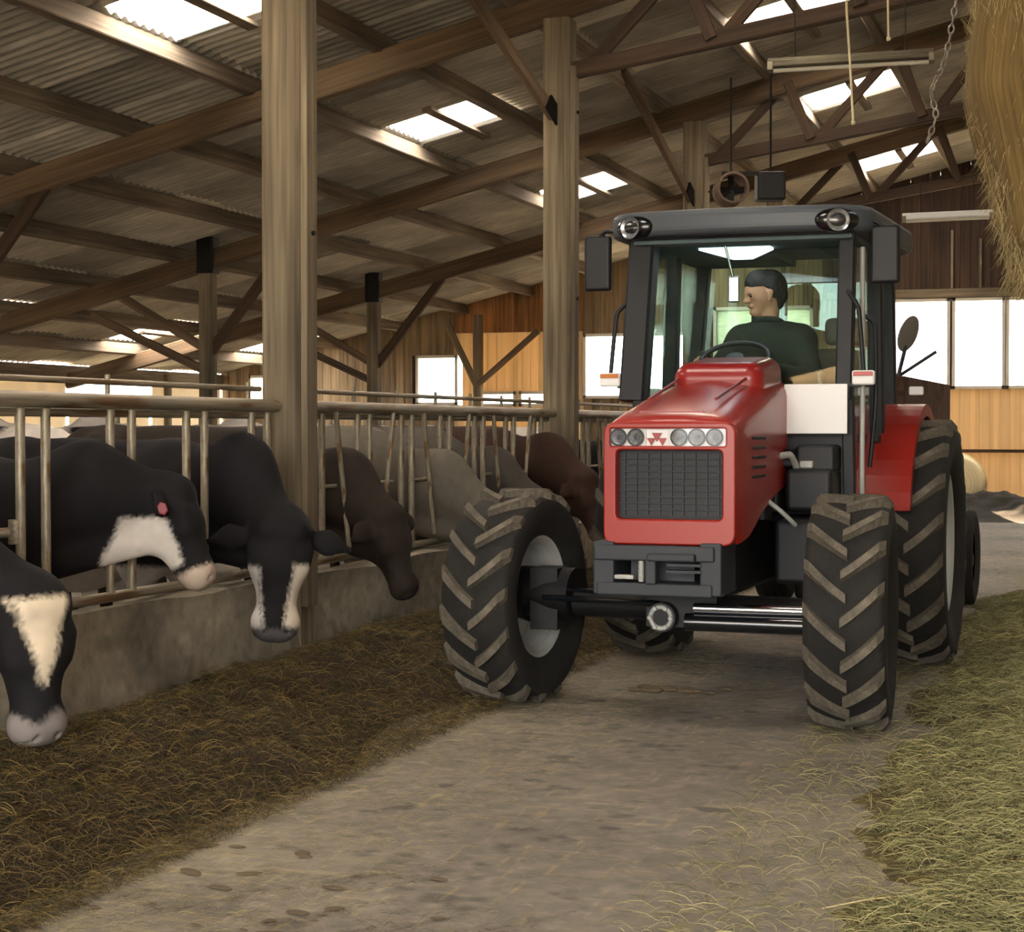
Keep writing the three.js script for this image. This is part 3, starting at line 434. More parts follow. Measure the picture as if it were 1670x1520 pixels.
  if (s.tag) for (const w of s.tag) { const ctr = H(0.06, -0.06, w * 0.25), gq = new THREE.CylinderGeometry(0.022, 0.026, 0.004, 6); gq.scale(1, 1, 1.3); gq.rotateX(Math.PI / 2); gq.applyMatrix4(new THREE.Matrix4().makeBasis(W(n), W(d).negate(), W(sd)).setPosition(...add(add(ctr, d, 0.05), n, 0.02))); part(t, 'ear_tag', gq, s.tagMat ?? M.tagRed); }
  if (s.tongue) part(t, 'tongue', pipe([H(0.42, -0.09, 0.0), H(0.5, -0.06, 0.02), H(0.53, -0.02, 0.03)].map(W), 0.022, 10, 8), M.cowTongue);
  return t;
}
M.cowTongue = std({ color: 0xb56a6a, roughness: 0.4 });
const BLK = [0.012, 0.011, 0.012], WHT = [0.68, 0.62, 0.55], PNK = [0.42, 0.27, 0.24], GRY = [0.135, 0.118, 0.092], BRN = [0.042, 0.022, 0.015], DBR = [0.03, 0.022, 0.017];
const nz = (v, s, f = 2.6) => fbm(v[0] * f, v[1] * f, v[2] * f, s, 3);
const muz = (h, L = 0.52) => h[0] > L - 0.115 + 0.02 * Math.sin(h[2] * 40);
const facing = (yawDeg) => yawDeg * Math.PI / 180;
// yaw > 0 turns the cow away from the camera, yaw < 0 towards it
makeCow({ label: 'black cow nearest the camera with a pale blaze, muzzle down in the silage', at: [-4.61, 5.22], yaw: facing(6), cell: 0.013, hs: 1.2, earBack: 0.17, poll: [1.03, 0.74, -0.18], muzzle: [1.04, 0.24, -0.2], face: [0.75, 0.2, 0.5], neck: [0.16, 1.02, -0.02], arch: 0.05, tongue: true, headLen: 0.54,
  coat: (v, h) => muz(h, 0.53) ? [0.22, 0.19, 0.175] : (h[1] > -0.03 && h[0] > -0.02 && h[0] < 0.3 && Math.abs(h[2] - 0.02) < 0.1 * (1 - h[0] / 0.32)) ? [0.66, 0.55, 0.4] : BLK });
makeCow({ label: 'black cow with a white cheek and a red ear tag, head through the barrier', at: [-4.78, 6.66], yaw: facing(14), cell: 0.013, hs: 1.1, scale: 0.94, poll: [0.93, 1.08, -0.26], muzzle: [1.11, 0.62, -0.2], face: [0.9, 0.45, -0.1], neck: [0.16, 0.98, -0.02], arch: 0.1, headLen: 0.5, tag: [1, -1], earDroop: 0.03,
  coat: (v, h) => { if (h[0] > 0.4) return [0.5, 0.4, 0.32]; const thr = v[0] > 0.66 + 0.5 * Math.max(0, v[1] - 0.8) && v[1] < 1.02 && h[1] < -0.075 - 0.1 * (nz(v, 3, 6) - 0.5) - 0.08 * Math.max(0, 0.14 - h[0]) && h[0] > 0.02 && h[0] < 0.36; return thr ? WHT : (v[0] < -0.4 && nz(v, 9, 1.6) > 0.6) ? WHT : BLK; } });
makeCow({ label: 'black cow beside the large pale post, narrow dark face hanging over the wall', at: [-4.62, 8.27], yaw: facing(-14), cell: 0.013, hs: 1.4, scale: 0.95, poll: [0.9, 0.88, 0.16], muzzle: [0.92, 0.31, 0.24], face: [0.75, 0.1, 0.75], neck: [0.2, 1.04, 0], arch: 0.2, headLen: 0.6,
  coat: (v, h) => { if (h[0] > 0.53) return [0.1, 0.09, 0.09]; return (h[2] > 0.132 - 0.12 * h[0] && h[0] > 0.22 && h[0] < 0.56) ? [0.5, 0.46, 0.42] : (h[0] > 0.2 && h[0] < 0.52 && h[2] > -0.16 && h[2] < -(0.095 - 0.12 * h[0])) ? [0.6, 0.52, 0.42] : BLK; } });
makeCow({ label: 'dark brown cow with a white jaw streak, eating just beyond the pale post', at: [-4.75, 9.75], yaw: facing(-6), cell: 0.018, poll: [0.86, 0.86, 0.1], muzzle: [1.0, 0.38, 0.08], face: [0.9, 0.3, 0.3], neck: [0.16, 0.98, 0], arch: 0.1,
  coat: (v, h) => (h[0] > 0.08 && h[0] < 0.34 && h[2] < -0.02 && h[1] < -0.07 && h[1] > -0.2) ? [0.5, 0.47, 0.4] : DBR });
makeCow({ label: 'beige grey cow standing broad behind the slanted barrier bars', at: [-4.72, 11.1], yaw: facing(4), cell: 0.022, poll: [0.9, 0.85, 0], muzzle: [1.05, 0.38, 0.04], face: [0.9, 0.3, 0.2], neck: [0.16, 0.98, 0],
  coat: (v, h) => h[0] > 0.4 ? [0.12, 0.09, 0.08] : nz(v, 12, 1.8) > 0.62 ? [0.2, 0.175, 0.135] : GRY });
makeCow({ label: 'smaller grey cow beside the beige one, partly behind the tractor wheel', at: [-4.8, 12.5], yaw: facing(-4), cell: 0.024, poll: [0.9, 0.86, 0.05], muzzle: [1.05, 0.4, 0.05], face: [0.9, 0.3, 0.2], neck: [0.16, 0.98, 0],
  coat: (v, h) => nz(v, 22, 1.7) > 0.55 ? [0.09, 0.08, 0.065] : [0.06, 0.052, 0.042] });
makeCow({ label: 'reddish brown cow with lowered neck between the tractor nose and the second post', at: [-4.6, 13.35], yaw: facing(-14), cell: 0.02, poll: [0.92, 0.98, 0.05], muzzle: [1.1, 0.5, 0.05], face: [0.9, 0.3, 0.2], neck: [0.18, 1.02, 0], arch: 0.1, coat: (v, h) => h[0] > 0.42 ? [0.15, 0.1, 0.09] : BRN });
makeCow({ label: 'dark cow farther along the barrier, mostly behind the tractor', at: [-4.8, 15.6], yaw: 0, cell: 0.03, poll: [0.9, 0.9, 0], muzzle: [1.05, 0.45, 0], neck: [0.16, 0.98, 0], coat: (v) => nz(v, 32, 1.6) > 0.58 ? WHT : BLK });
// the row of pale cows deeper in the pen
const backs = [[-8.4, 11.2, 172, 41, 0.42, 'white and black cow deep in the pen, seen above the white-cheeked cow'], [-8.5, 12.9, 184, 51, 0.36, 'pale cow deep in the pen above the ear-tagged head'], [-8.4, 14.4, 176, 61, 0.34, 'mostly white cow deep in the pen, next to the large pale post'], [-8.3, 17.2, 180, 71, 0.4, 'pale rump of a cow deep in the pen just past the large post'], [-8.5, 19.2, 182, 81, 0.45, 'farthest pale cow in the pen below the inner post'], [-8.3, 9.6, 178, 91, 0.46, 'black and white cow standing behind the nearest feeding cows']];
for (const [x, z, a, sd, th, label] of backs) makeCow({ label, at: [x, z], yaw: facing(a), cell: 0.032, poll: [0.75, 1.3, 0.05], muzzle: [1.1, 0.95, 0.05], face: [0.6, 0.9, 0], neck: [0.14, 1.08, 0], coat: (v, h) => h[0] > 0.42 ? PNK : nz(v, sd, 1.6) > th ? WHT : BLK });

// ---------------------------------------------------------------- the tractor (own axes: x to its left, y up, z forward; origin on the ground under the front axle)
const tractor = thing('tractor', 'red tractor with dark cab coming down the feed passage, driver inside', 'tractor', V(-1.83, 0, 8.3));
tractor.rotation.y = -1.5 * Math.PI / 180;
const TB = (parent, name, mat, ...boxes) => part(parent, name, boxes.map((b) => box(...b)), mat);
const v3 = (x, y, z) => new THREE.Vector3(x, y, z);
function tyreGeo(R, W, rimR) { // lathe round x
  const h = R - rimR, prof = [[rimR, -W * 0.36], [rimR + h * 0.1, -W * 0.42], [rimR + h * 0.45, -W * 0.5], [rimR + h * 0.75, -W * 0.485], [R - 0.045, -W * 0.4], [R - 0.034, -W * 0.2], [R - 0.03, 0], [R - 0.034, W * 0.2], [R - 0.045, W * 0.4], [rimR + h * 0.75, W * 0.485], [rimR + h * 0.45, W * 0.5], [rimR + h * 0.1, W * 0.42], [rimR, W * 0.36]];
  const g = new THREE.LatheGeometry(prof.map(([r, x]) => new THREE.Vector2(r, x)), 72); g.rotateZ(-Math.PI / 2); return boxUV(g, 2);
}
function lugGeo(R, W, side, a0, sweep, wd) { // one bar of the tread, from the middle out over the shoulder
  const rows = [], n = 7, rAt = (x) => { const u = Math.abs(x) / (W / 2); return R - 0.034 - 0.012 * u * u - (u > 0.84 ? (u - 0.84) * 0.35 * R * 0.6 : 0); };
  for (let i = 0; i <= n; i++) {
    const u = i / n, x = side * (-0.012 + (W / 2 + 0.005) * u), a = a0 + sweep * (u * 0.75 + 0.25 * u * u), r = rAt(x), top = Math.min(R, r + 0.042 - (i === n ? 0.012 : 0)), hw = wd / 2 / R * (1 + 0.25 * u);
    const P = (rad, ang) => [x, rad * Math.sin(ang), rad * Math.cos(ang)];
    rows.push([P(r - 0.012, a - hw * 1.25), P(top, a - hw * 0.8), P(top, a + hw * 0.8), P(r - 0.012, a + hw * 1.25)]);
  }
  const pos = [], q = (a, b, c, d) => side > 0 ? pos.push(...a, ...b, ...c, ...a, ...c, ...d) : pos.push(...a, ...c, ...b, ...a, ...d, ...c);
  for (let i = 0; i < n; i++) for (let k = 0; k < 3; k++) q(rows[i][k], rows[i + 1][k], rows[i + 1][k + 1], rows[i][k + 1]);
  q(rows[0][0], rows[0][1], rows[0][2], rows[0][3]); q(rows[n][3], rows[n][2], rows[n][1], rows[n][0]);
  const g = new THREE.BufferGeometry(); g.setAttribute('position', new THREE.Float32BufferAttribute(pos, 3)); g.computeVertexNormals(); return boxUV(g, 3);
}
// a wheel is a part of the tractor; tyre, each tread bar, rim and hub are its pieces
function makeWheel(R, W, rimR, nLug, rimMat, hubMat, out) {
  const w = new THREE.Group(); w.name = 'wheel';
  part(w, 'tyre', tyreGeo(R, W, rimR), M.tyre);
  const sweep = 0.17 * W / 0.36 / R, step = Math.PI * 2 / nLug, gl = lugGeo(R, W, 1, 0, sweep, R > 0.6 ? 0.062 : 0.05), gr = lugGeo(R, W, -1, 0, sweep, R > 0.6 ? 0.062 : 0.05);
  for (let i = 0; i < nLug; i++) for (const [g, o] of [[gl, 0], [gr, 0.5]]) { const m = part(w, 'tread_bar', g, M.lug); m.rotation.x = -(i + o) * step; }
  const pr = [[rimR + 0.015, -W * 0.37], [rimR - 0.01, -W * 0.36], [rimR - 0.03, -W * 0.3], [rimR - 0.05, -W * 0.05], [rimR - 0.05, W * 0.1], [rimR - 0.03, W * 0.3], [rimR - 0.01, W * 0.36], [rimR + 0.015, W * 0.37]].map(([r, x]) => new THREE.Vector2(r, x));
  const rim = new THREE.LatheGeometry(pr, 56); rim.rotateZ(-Math.PI / 2);
  const disc = new THREE.LatheGeometry([[rimR - 0.045, out * W * 0.12], [rimR * 0.72, out * W * 0.02], [rimR * 0.5, out * -W * 0.06], [0.02, out * -W * 0.06]].map(([r, x]) => new THREE.Vector2(r, x)), 48); disc.rotateZ(-Math.PI / 2);
  part(w, 'rim', [rim, disc], rimMat);
  const hub = new THREE.CylinderGeometry(0.1, 0.13, 0.12, 20); hub.rotateZ(Math.PI / 2); hub.translate(out * -W * 0.06, 0, 0);
  const bolts = []; for (let i = 0; i < 8; i++) { const b = new THREE.CylinderGeometry(0.014, 0.014, 0.16, 6); b.rotateZ(Math.PI / 2); b.translate(out * -W * 0.06, 0.1 * Math.sin(i * Math.PI / 4), 0.1 * Math.cos(i * Math.PI / 4)); bolts.push(b); }
  part(w, 'hub', [hub, ...bolts], hubMat);
  tractor.add(w); return w;
}
const FR = 0.535, RR = 0.71, FT = 0.78, RT = 0.8, RZ = -2.28;
{ const w = makeWheel(FR, 0.36, 0.3, 16, M.rim, M.iron, 1); w.position.set(FT, FR - 0.012, 0.12); w.rotation.y = 0.07; }
{ const w = makeWheel(FR, 0.36, 0.3, 16, M.rim, M.iron, -1); w.name = 'wheel_001'; w.position.set(-FT - 0.14, FR - 0.012, -0.1); w.rotation.y = -0.1; w.rotation.order = 'YXZ'; w.rotation.x = 0.2; }
{ const w = makeWheel(RR, 0.4, 0.42, 18, M.rim, M.iron, 1); w.name = 'wheel_002'; w.position.set(RT, RR - 0.015, RZ); }
{ const w = makeWheel(RR, 0.4, 0.42, 18, M.rim, M.iron, -1); w.name = 'wheel_003'; w.position.set(-RT, RR - 0.015, RZ); }
// axles, steering, frame, engine
part(tractor, 'front_axle', [rod(v3(-0.72, 0.5, -0.1), v3(0.7, 0.5, 0.06), 0.07, 16), box(0.34, 0.2, 0.26, -0.02, 0.52, 0), rod(v3(-0.1, 0.47, 0.13), v3(-0.1, 0.47, 0.2), 0.07, 18), box(0.14, 0.3, 0.2, 0.66, 0.52, 0.05), box(0.14, 0.3, 0.2, -0.74, 0.52, -0.08), rod(v3(0.6, 0.54, 0.06), v3(0.8, 0.54, 0.1), 0.11, 20), rod(v3(-0.6, 0.54, -0.08), v3(-0.9, 0.54, -0.12), 0.13, 20)], M.iron);
{ const cap = new THREE.TorusGeometry(0.05, 0.012, 8, 20); cap.translate(-0.1, 0.47, 0.2); const st = []; for (let i = 0; i < 6; i++) st.push(rod(v3(-0.1 + 0.05 * Math.cos(i * 1.047), 0.47 + 0.05 * Math.sin(i * 1.047), 0.2), v3(-0.1 + 0.05 * Math.cos(i * 1.047), 0.47 + 0.05 * Math.sin(i * 1.047), 0.225), 0.01, 6)); part(tractor, 'pivot_cap', [cap, ...st], M.rim); }
part(tractor, 'steering_rod', rod(v3(0.06, 0.52, 0.2), v3(0.68, 0.52, 0.19), 0.024, 16), M.chrome);
part(tractor, 'tie_rod', [rod(v3(0.02, 0.455, 0.2), v3(0.7, 0.455, 0.2), 0.042, 14), rod(v3(-0.12, 0.53, 0.17), v3(-0.74, 0.53, 0.02), 0.016, 10), rod(v3(-0.16, 0.57, 0.15), v3(-0.7, 0.57, 0.0), 0.01, 8)], M.blackGloss);
part(tractor, 'front_bracket', [box(0.56, 0.07, 0.3, -0.06, 0.79, 0.34, 0.01), box(0.1, 0.24, 0.3, 0.2, 0.72, 0.32, 0.01), box(0.1, 0.24, 0.3, -0.3, 0.72, 0.32, 0.01), box(0.54, 0.06, 0.28, -0.06, 0.625, 0.34, 0.01), box(0.05, 0.12, 0.08, -0.07, 0.71, 0.46, 0.008), box(0.16, 0.012, 0.05, 0.08, 0.74, 0.46), box(0.16, 0.012, 0.05, 0.08, 0.71, 0.46), box(0.3, 0.16, 0.2, -0.06, 0.71, 0.22), box(0.22, 0.035, 0.06, 0.03, 0.775, 0.5, 0.01)], M.charcoal);
part(tractor, 'tow_pin', [rod(v3(-0.12, 0.66, 0.47), v3(-0.12, 0.78, 0.47), 0.013, 10), box(0.09, 0.02, 0.04, -0.2, 0.68, 0.46, 0.004)], M.rim);
part(tractor, 'chassis', [box(0.36, 0.3, 2.3, 0, 0.7, -1.1, 0.03), box(0.46, 0.34, 0.9, 0, 0.75, -1.7, 0.04), rod(v3(-0.55, RR, RZ), v3(0.55, RR, RZ), 0.14, 18)], M.iron);
part(tractor, 'engine', [box(0.36, 0.42, 1.0, 0, 1.0, -0.45, 0.03), rod(v3(0.2, 0.95, -0.2), v3(0.2, 1.15, -0.2), 0.06, 14), rod(v3(0.22, 0.9, -0.55), v3(0.22, 1.02, -0.55), 0.05, 14), box(0.12, 0.2, 0.24, 0.22, 1.02, -0.8, 0.02), box(0.2, 0.1, 0.16, 0.24, 1.2, -0.86, 0.02)], M.iron);
part(tractor, 'battery_box', [box(0.26, 0.32, 0.42, 0.42, 0.74, -0.72, 0.03), box(0.24, 0.22, 0.5, 0.42, 1.04, -0.98, 0.03), box(0.2, 0.14, 0.3, 0.44, 1.2, -0.96, 0.02)], M.black);
part(tractor, 'fuel_tank', [box(0.3, 0.34, 0.7, 0.44, 0.62, -1.35, 0.05), box(0.3, 0.34, 0.7, -0.44, 0.62, -1.35, 0.05)], M.black);
part(tractor, 'engine_pipe', [pipe([v3(0.3, 1.0, -0.32), v3(0.36, 0.95, -0.34), v3(0.42, 0.88, -0.4)], 0.012, 12, 8), pipe([v3(0.24, 1.2, -0.6), v3(0.33, 1.22, -0.72), v3(0.36, 1.1, -0.86)], 0.018, 16, 8), box(0.07, 0.04, 0.05, 0.4, 1.17, -0.8, 0.01)], M.rim);
// hood: a shell of cross sections from the nose to the cab
{
  const rows = [], secs = [[0.40, 0.300, 0.835, 1.375, 0.035], [0.395, 0.308, 0.835, 1.40, 0.05], [0.33, 0.314, 0.84, 1.435, 0.075], [0.18, 0.316, 0.86, 1.475, 0.09], [-0.1, 0.312, 0.95, 1.535, 0.1], [-0.45, 0.30, 1.02, 1.60, 0.11], [-0.8, 0.285, 1.06, 1.655, 0.12], [-0.92, 0.28, 1.07, 1.67, 0.12]];
  const ring = ([z, hw, yb, yt, rc]) => { const r = []; for (let i = 0; i <= 5; i++) r.push([hw, yb + (yt - rc * 1.2 - yb) * i / 5]); for (let i = 1; i <= 6; i++) { const a = i / 6 * Math.PI / 2; r.push([hw - rc * 1.6 * (1 - Math.cos(a)), yt - rc * 1.2 + rc * 1.2 * Math.sin(a) * 0.85]); } for (let i = 1; i <= 4; i++) { const t = i / 4; r.push([(hw - rc * 1.6) * (1 - t), yt - rc * 0.18 + rc * 0.18 * Math.sin(t * Math.PI / 2)]); } const L = r.slice(0, -1).reverse().map(([x, y]) => [-x, y]); return [...r, ...L].map(([x, y]) => [x, y, z + (z > 0.3 ? 0.03 * (1 - (x / hw) ** 2) : 0)]); };
  const R = secs.map(ring), m = R[0].length, pos = [], idx = []; R.forEach((r) => r.forEach((p) => pos.push(...p)));
  for (let i = 0; i < R.length - 1; i++) for (let j = 0; j < m - 1; j++) { const a = i * m + j, b = a + 1, c = a + m, d = c + 1; idx.push(a, b, c, b, d, c); }
  const g = new THREE.BufferGeometry(); g.setAttribute('position', new THREE.Float32BufferAttribute(pos, 3)); g.setIndex(idx); g.computeVertexNormals();
  const hood = part(tractor, 'hood', g, M.red);
  part(hood, 'hood_ridge', new RoundedBoxGeometry(0.46, 0.2, 0.56, 5, 0.085).rotateX(0.1).translate(0.02, 1.605, -0.68), M.redDark);  // shade on the rear of the hood put into a darker red
  part(hood, 'hood_crease', [rod(v3(-0.16, 1.492, 0.2), v3(-0.17, 1.60, -0.4), 0.008, 6), rod(v3(0.16, 1.492, 0.2), v3(0.17, 1.60, -0.4), 0.008, 6), box(0.3, 0.008, 0.01, 0.0, 1.43, 0.392)], M.redDark);
  for (const s of [1, -1]) part(hood, 'side_vent', [0, 1, 2, 3, 4].map((i) => box(0.012, 0.014, 0.3, s * 0.314, 1.13 + i * 0.045, -0.02, 0.004)), M.black);
  // nose: red surround with openings for the lamps and the grille
  const sh = new THREE.Shape(); const rrect = (S, x0, y0, x1, y1, r) => { S.moveTo(x0 + r, y0); S.lineTo(x1 - r, y0); S.quadraticCurveTo(x1, y0, x1, y0 + r); S.lineTo(x1, y1 - r); S.quadraticCurveTo(x1, y1, x1 - r, y1); S.lineTo(x0 + r, y1); S.quadraticCurveTo(x0, y1, x0, y1 - r); S.lineTo(x0, y0 + r); S.quadraticCurveTo(x0, y0, x0 + r, y0); return S; };
  rrect(sh, -0.3, 0.835, 0.3, 1.375, 0.05); const h1 = rrect(new THREE.Path(), -0.255, 0.935, 0.255, 1.265, 0.035), h2 = rrect(new THREE.Path(), -0.285, 1.268, 0.27, 1.362, 0.02); sh.holes.push(h1, h2);
  part(tractor, 'nose_surround', boxUV(new THREE.ExtrudeGeometry(sh, { depth: 0.05, bevelEnabled: true, bevelSize: 0.008, bevelThickness: 0.012, bevelSegments: 3 })).translate(0, 0, 0.385), M.red);
  const gr = part(tractor, 'grille', [box(0.53, 0.35, 0.02, 0, 1.1, 0.37)], M.black);
  for (let i = 0; i < 11; i++) part(gr, 'grille_slat', box(0.5, 0.006, 0.014, 0, 0.955 + i * 0.029, 0.388, 0.002), M.charcoal);
  for (let i = 0; i < 9; i++) part(gr, 'grille_bar', box(0.005, 0.3, 0.012, -0.22 + i * 0.055, 1.1, 0.386), M.charcoal);
  // lamp band
  part(tractor, 'lamp_band', box(0.55, 0.095, 0.03, -0.008, 1.315, 0.39, 0.006), M.white);
  for (const s of [-1, 1]) {
    const hl = grp(tractor, 'headlight'), w = s < 0 ? 0.17 : 0.27, cx = s < 0 ? -0.198 : 0.128, n = s < 0 ? 2 : 3;
    part(hl, 'housing', box(w, 0.088, 0.02, cx, 1.315, 0.405, 0.006), M.white);
    for (let i = 0; i < n; i++) { const g2 = new THREE.LatheGeometry([[0.006, 0], [0.02, 0.004], [0.034, 0.016], [0.038, 0.022]].map((p) => new THREE.Vector2(...p)), 20); g2.rotateX(Math.PI / 2); g2.translate(cx + (i - (n - 1) / 2) * 0.082, 1.315, 0.415); part(hl, 'reflector', g2, M.reflector); part(hl, 'lamp_ring', new THREE.TorusGeometry(0.037, 0.004, 6, 24).translate(cx + (i - (n - 1) / 2) * 0.082, 1.315, 0.437), M.charcoal); part(hl, 'bulb', new THREE.SphereGeometry(0.013, 10, 8).translate(cx + (i - (n - 1) / 2) * 0.082, 1.315, 0.425), M.charcoal); }
    part(hl, 'lens', box(w, 0.088, 0.006, cx, 1.315, 0.443, 0.003), M.lens);
  }
  const badge = grp(tractor, 'badge'); const tri = (x, y, r, a) => { const S = new THREE.Shape(); for (let i = 0; i < 3; i++) { const q = a + i * 2.0944; i ? S.lineTo(x + r * Math.cos(q), y + r * Math.sin(q)) : S.moveTo(x + r * Math.cos(q), y + r * Math.sin(q)); } return new THREE.ExtrudeGeometry(S, { depth: 0.012, bevelEnabled: false }); };
  part(badge, 'badge_emblem', [tri(-0.062, 1.322, 0.026, -Math.PI / 2), tri(-0.088, 1.3, 0.022, -Math.PI / 2), tri(-0.036, 1.3, 0.022, -Math.PI / 2)].map((g3) => fin(g3).translate(0, 0, 0.412)), M.red);
}
// cab
{
  const zf = -0.98, zr = -2.38, bar = (a, b, w, h = w) => barGeo(a, b, w, h, v3(1, 0, 0));
  const cab = tractor, FL = [v3(-0.565, 1.5, zf), v3(-0.535, 2.36, zf - 0.1)], FRR = [v3(0.56, 1.5, zf), v3(0.56, 2.36, zf - 0.1)], RL = [v3(-0.6, 1.42, zr), v3(-0.52, 2.36, zr)], RRR = [v3(0.6, 1.42, zr), v3(0.58, 2.36, zr)], BL = [v3(-0.6, 1.0, -1.85), v3(-0.55, 2.36, -1.75)], BR = [v3(0.61, 1.0, -1.85), v3(0.6, 2.36, -1.75)];
  for (const [a, b] of [FL, FRR, RL, RRR, BL, BR]) part(cab, 'cab_pillar', bar(a, b, a === FL[0] ? 0.14 : a.z === zf ? 0.085 : 0.085), M.black);
  part(cab, 'cab_pillar', [bar(v3(-0.53, 0.95, zf - 0.05), v3(-0.53, 1.52, zf), 0.07), bar(v3(0.585, 0.9, zf - 0.05), v3(0.58, 1.52, zf), 0.06)], M.black);
  part(cab, 'door_frame', [pipe([v3(0.63, 2.3, zf - 0.14), v3(0.645, 1.6, zf - 0.06), v3(0.64, 0.98, zf - 0.1), v3(0.64, 0.95, -1.7)], 0.014, 30, 8)], M.rim);
  part(cab, 'windscreen_sill', [bar(v3(-0.53, 1.53, zf), v3(0.58, 1.53, zf), 0.05), bar(v3(-0.5, 2.35, zf - 0.1), v3(0.58, 2.35, zf - 0.1), 0.06)], M.black);
  part(cab, 'rear_frame', [bar(v3(-0.56, 2.26, zr), v3(0.56, 2.26, zr), 0.07), bar(v3(-0.6, 1.42, zr), v3(0.6, 1.42, zr), 0.08), bar(v3(-0.19, 2.26, zr + 0.02), v3(-0.21, 1.42, zr + 0.02), 0.045)], M.black);
  part(cab, 'cab_floor', [box(1.1, 0.06, 1.5, 0.02, 0.93, -1.75, 0.01), box(1.1, 0.5, 0.05, 0.02, 1.2, zr), box(0.3, 0.5, 0.05, 0.44, 1.2, zf - 0.06), box(0.3, 0.5, 0.05, -0.4, 1.2, zf - 0.06), box(0.6, 0.5, 0.04, 0, 1.25, zf - 0.06)], M.black);
  const quadG = (a, b, c, d) => { const g = new THREE.BufferGeometry(); const n = new THREE.Vector3().subVectors(b, a).cross(new THREE.Vector3().subVectors(d, a)).normalize().multiplyScalar(0.005); const p = [a, b, c, d].map((v) => v.clone().add(n)), q = [a, b, c, d].map((v) => v.clone().sub(n)); const pos = []; const Q = (w, x, y, z) => { for (const v of [w, x, y, w, y, z]) pos.push(v.x, v.y, v.z); }; Q(...p); Q(q[3], q[2], q[1], q[0]); for (let i = 0; i < 4; i++) { const j = (i + 1) % 4; Q(p[i], q[i], q[j], p[j]); } g.setAttribute('position', new THREE.Float32BufferAttribute(pos, 3)); g.computeVertexNormals(); return g; };
  part(cab, 'windscreen', quadG(FL[0], FRR[0], FRR[1], FL[1]), M.cabGlass);
  part(cab, 'rear_window', quadG(RRR[0], RL[0], RL[1], RRR[1]), M.cabGlass);
  for (const [f, b, r] of [[FL, BL, RL], [FRR, BR, RRR]]) { part(cab, 'door_glass', quadG(v3(f[0].x, 1.02, f[0].z), v3(b[0].x, 1.02, b[0].z), b[1], f[1]), M.cabGlass); part(cab, 'side_window', quadG(v3(b[0].x, 1.42, -1.84), r[0], r[1], b[1]), M.cabGlass); }
  part(cab, 'door_handle', [box(0.03, 0.05, 0.12, 0.64, 1.3, -1.6, 0.01), pipe([v3(0.62, 1.95, zf - 0.25), v3(0.68, 1.9, zf - 0.25), v3(0.69, 1.5, zf - 0.22), v3(0.66, 1.15, zf - 0.22)], 0.012, 20, 8)], M.black);
  // roof with rounded edge, lined below
  const S = new THREE.Shape(); const xw = 0.66, z0 = 0.84, z1 = 2.42, rc = 0.2; S.moveTo(-xw + rc, z0); S.quadraticCurveTo(0, z0 - 0.07, xw - rc, z0); S.quadraticCurveTo(xw, z0 + 0.02, xw + 0.02, z0 + rc); S.lineTo(xw + 0.06, z1 - rc); S.quadraticCurveTo(xw + 0.05, z1, xw - rc, z1); S.lineTo(-xw + rc, z1); S.quadraticCurveTo(-xw - 0.02, z1, -xw - 0.02, z1 - rc); S.lineTo(-xw, z0 + rc); S.quadraticCurveTo(-xw, z0 + 0.02, -xw + rc, z0);
  const rg = fin(new THREE.ExtrudeGeometry(S, { depth: 0.05, bevelEnabled: true, bevelSize: 0.03, bevelThickness: 0.04, bevelSegments: 4, curveSegments: 8 })); rg.rotateX(-Math.PI / 2); rg.translate(0, 2.405, 0); rg.applyMatrix4(new THREE.Matrix4().makeTranslation(0, 0, 0)); rg.computeVertexNormals();
  const roof = part(cab, 'cab_roof', rg, M.cabGrey);
  part(roof, 'roof_rib', [-0.3, -0.1, 0.1, 0.3].map((x) => box(0.05, 0.02, 1.3, x, 2.49, -1.65, 0.008)), M.charcoal);
  part(roof, 'headliner', [box(1.16, 0.04, 0.5, 0.02, 2.355, -1.2), box(0.6, 0.04, 1.1, -0.28, 2.355, -1.95), box(0.26, 0.04, 1.1, 0.47, 2.355, -1.95)], M.liner);
  part(roof, 'front_visor', [box(1.2, 0.05, 0.1, 0.02, 2.38, -0.92, 0.015)], M.black);
  M.hatchGlow = std({ color: 0xffffff, emissive: 0xf4f6ff, emissiveIntensity: 1.1, roughness: 0.6 });  // glow added for the bright patch in the headliner, no real lamp
  { const g = new THREE.BufferGeometry(), q = [[-0.27, -1.22], [0.12, -1.22], [0.12, -1.32], [-0.1, -1.82], [-0.21, -1.82]], pos = []; const S2 = new THREE.Shape(q.map(([x, z]) => new THREE.Vector2(x, -z))); const gg = fin(new THREE.ExtrudeGeometry(S2, { depth: 0.012, bevelEnabled: false })); gg.rotateX(-Math.PI / 2); gg.scale(1, 1, 1); gg.translate(0, 2.322, 0); part(roof, 'hatch_glow_panel', gg, M.hatchGlow); const l = new THREE.RectAreaLight(0xf4f6ff, 1.0, 0.3, 0.4); l.position.set(-0.07, 2.315, -1.5); l.lookAt(tractor.localToWorld(v3(-0.07, 1.0, -1.5))); l.rotation.set(-Math.PI / 2, 0, 0); l.castShadow = true; tractor.add(l); l.name = 'hatch_glow_light'; }  // glowing hatch shape with an added area light below it
  for (const s of [-1, 1]) { // work lamps in the roof corners
    const wl = grp(cab, 'roof_lamp', v3(s * 0.53 + 0.01, 2.415, -0.845)); wl.rotation.y = s * 0.3;
    const sh = new THREE.SphereGeometry(0.085, 20, 14); sh.scale(1.35, 0.75, 0.6); part(wl, 'housing', sh, M.blackGloss);
    const rf = new THREE.LatheGeometry([[0.004, 0], [0.035, 0.006], [0.058, 0.02]].map((p) => new THREE.Vector2(...p)), 20); rf.rotateX(Math.PI / 2); rf.translate(0, -0.005, 0.036); part(wl, 'reflector', rf, M.reflector);
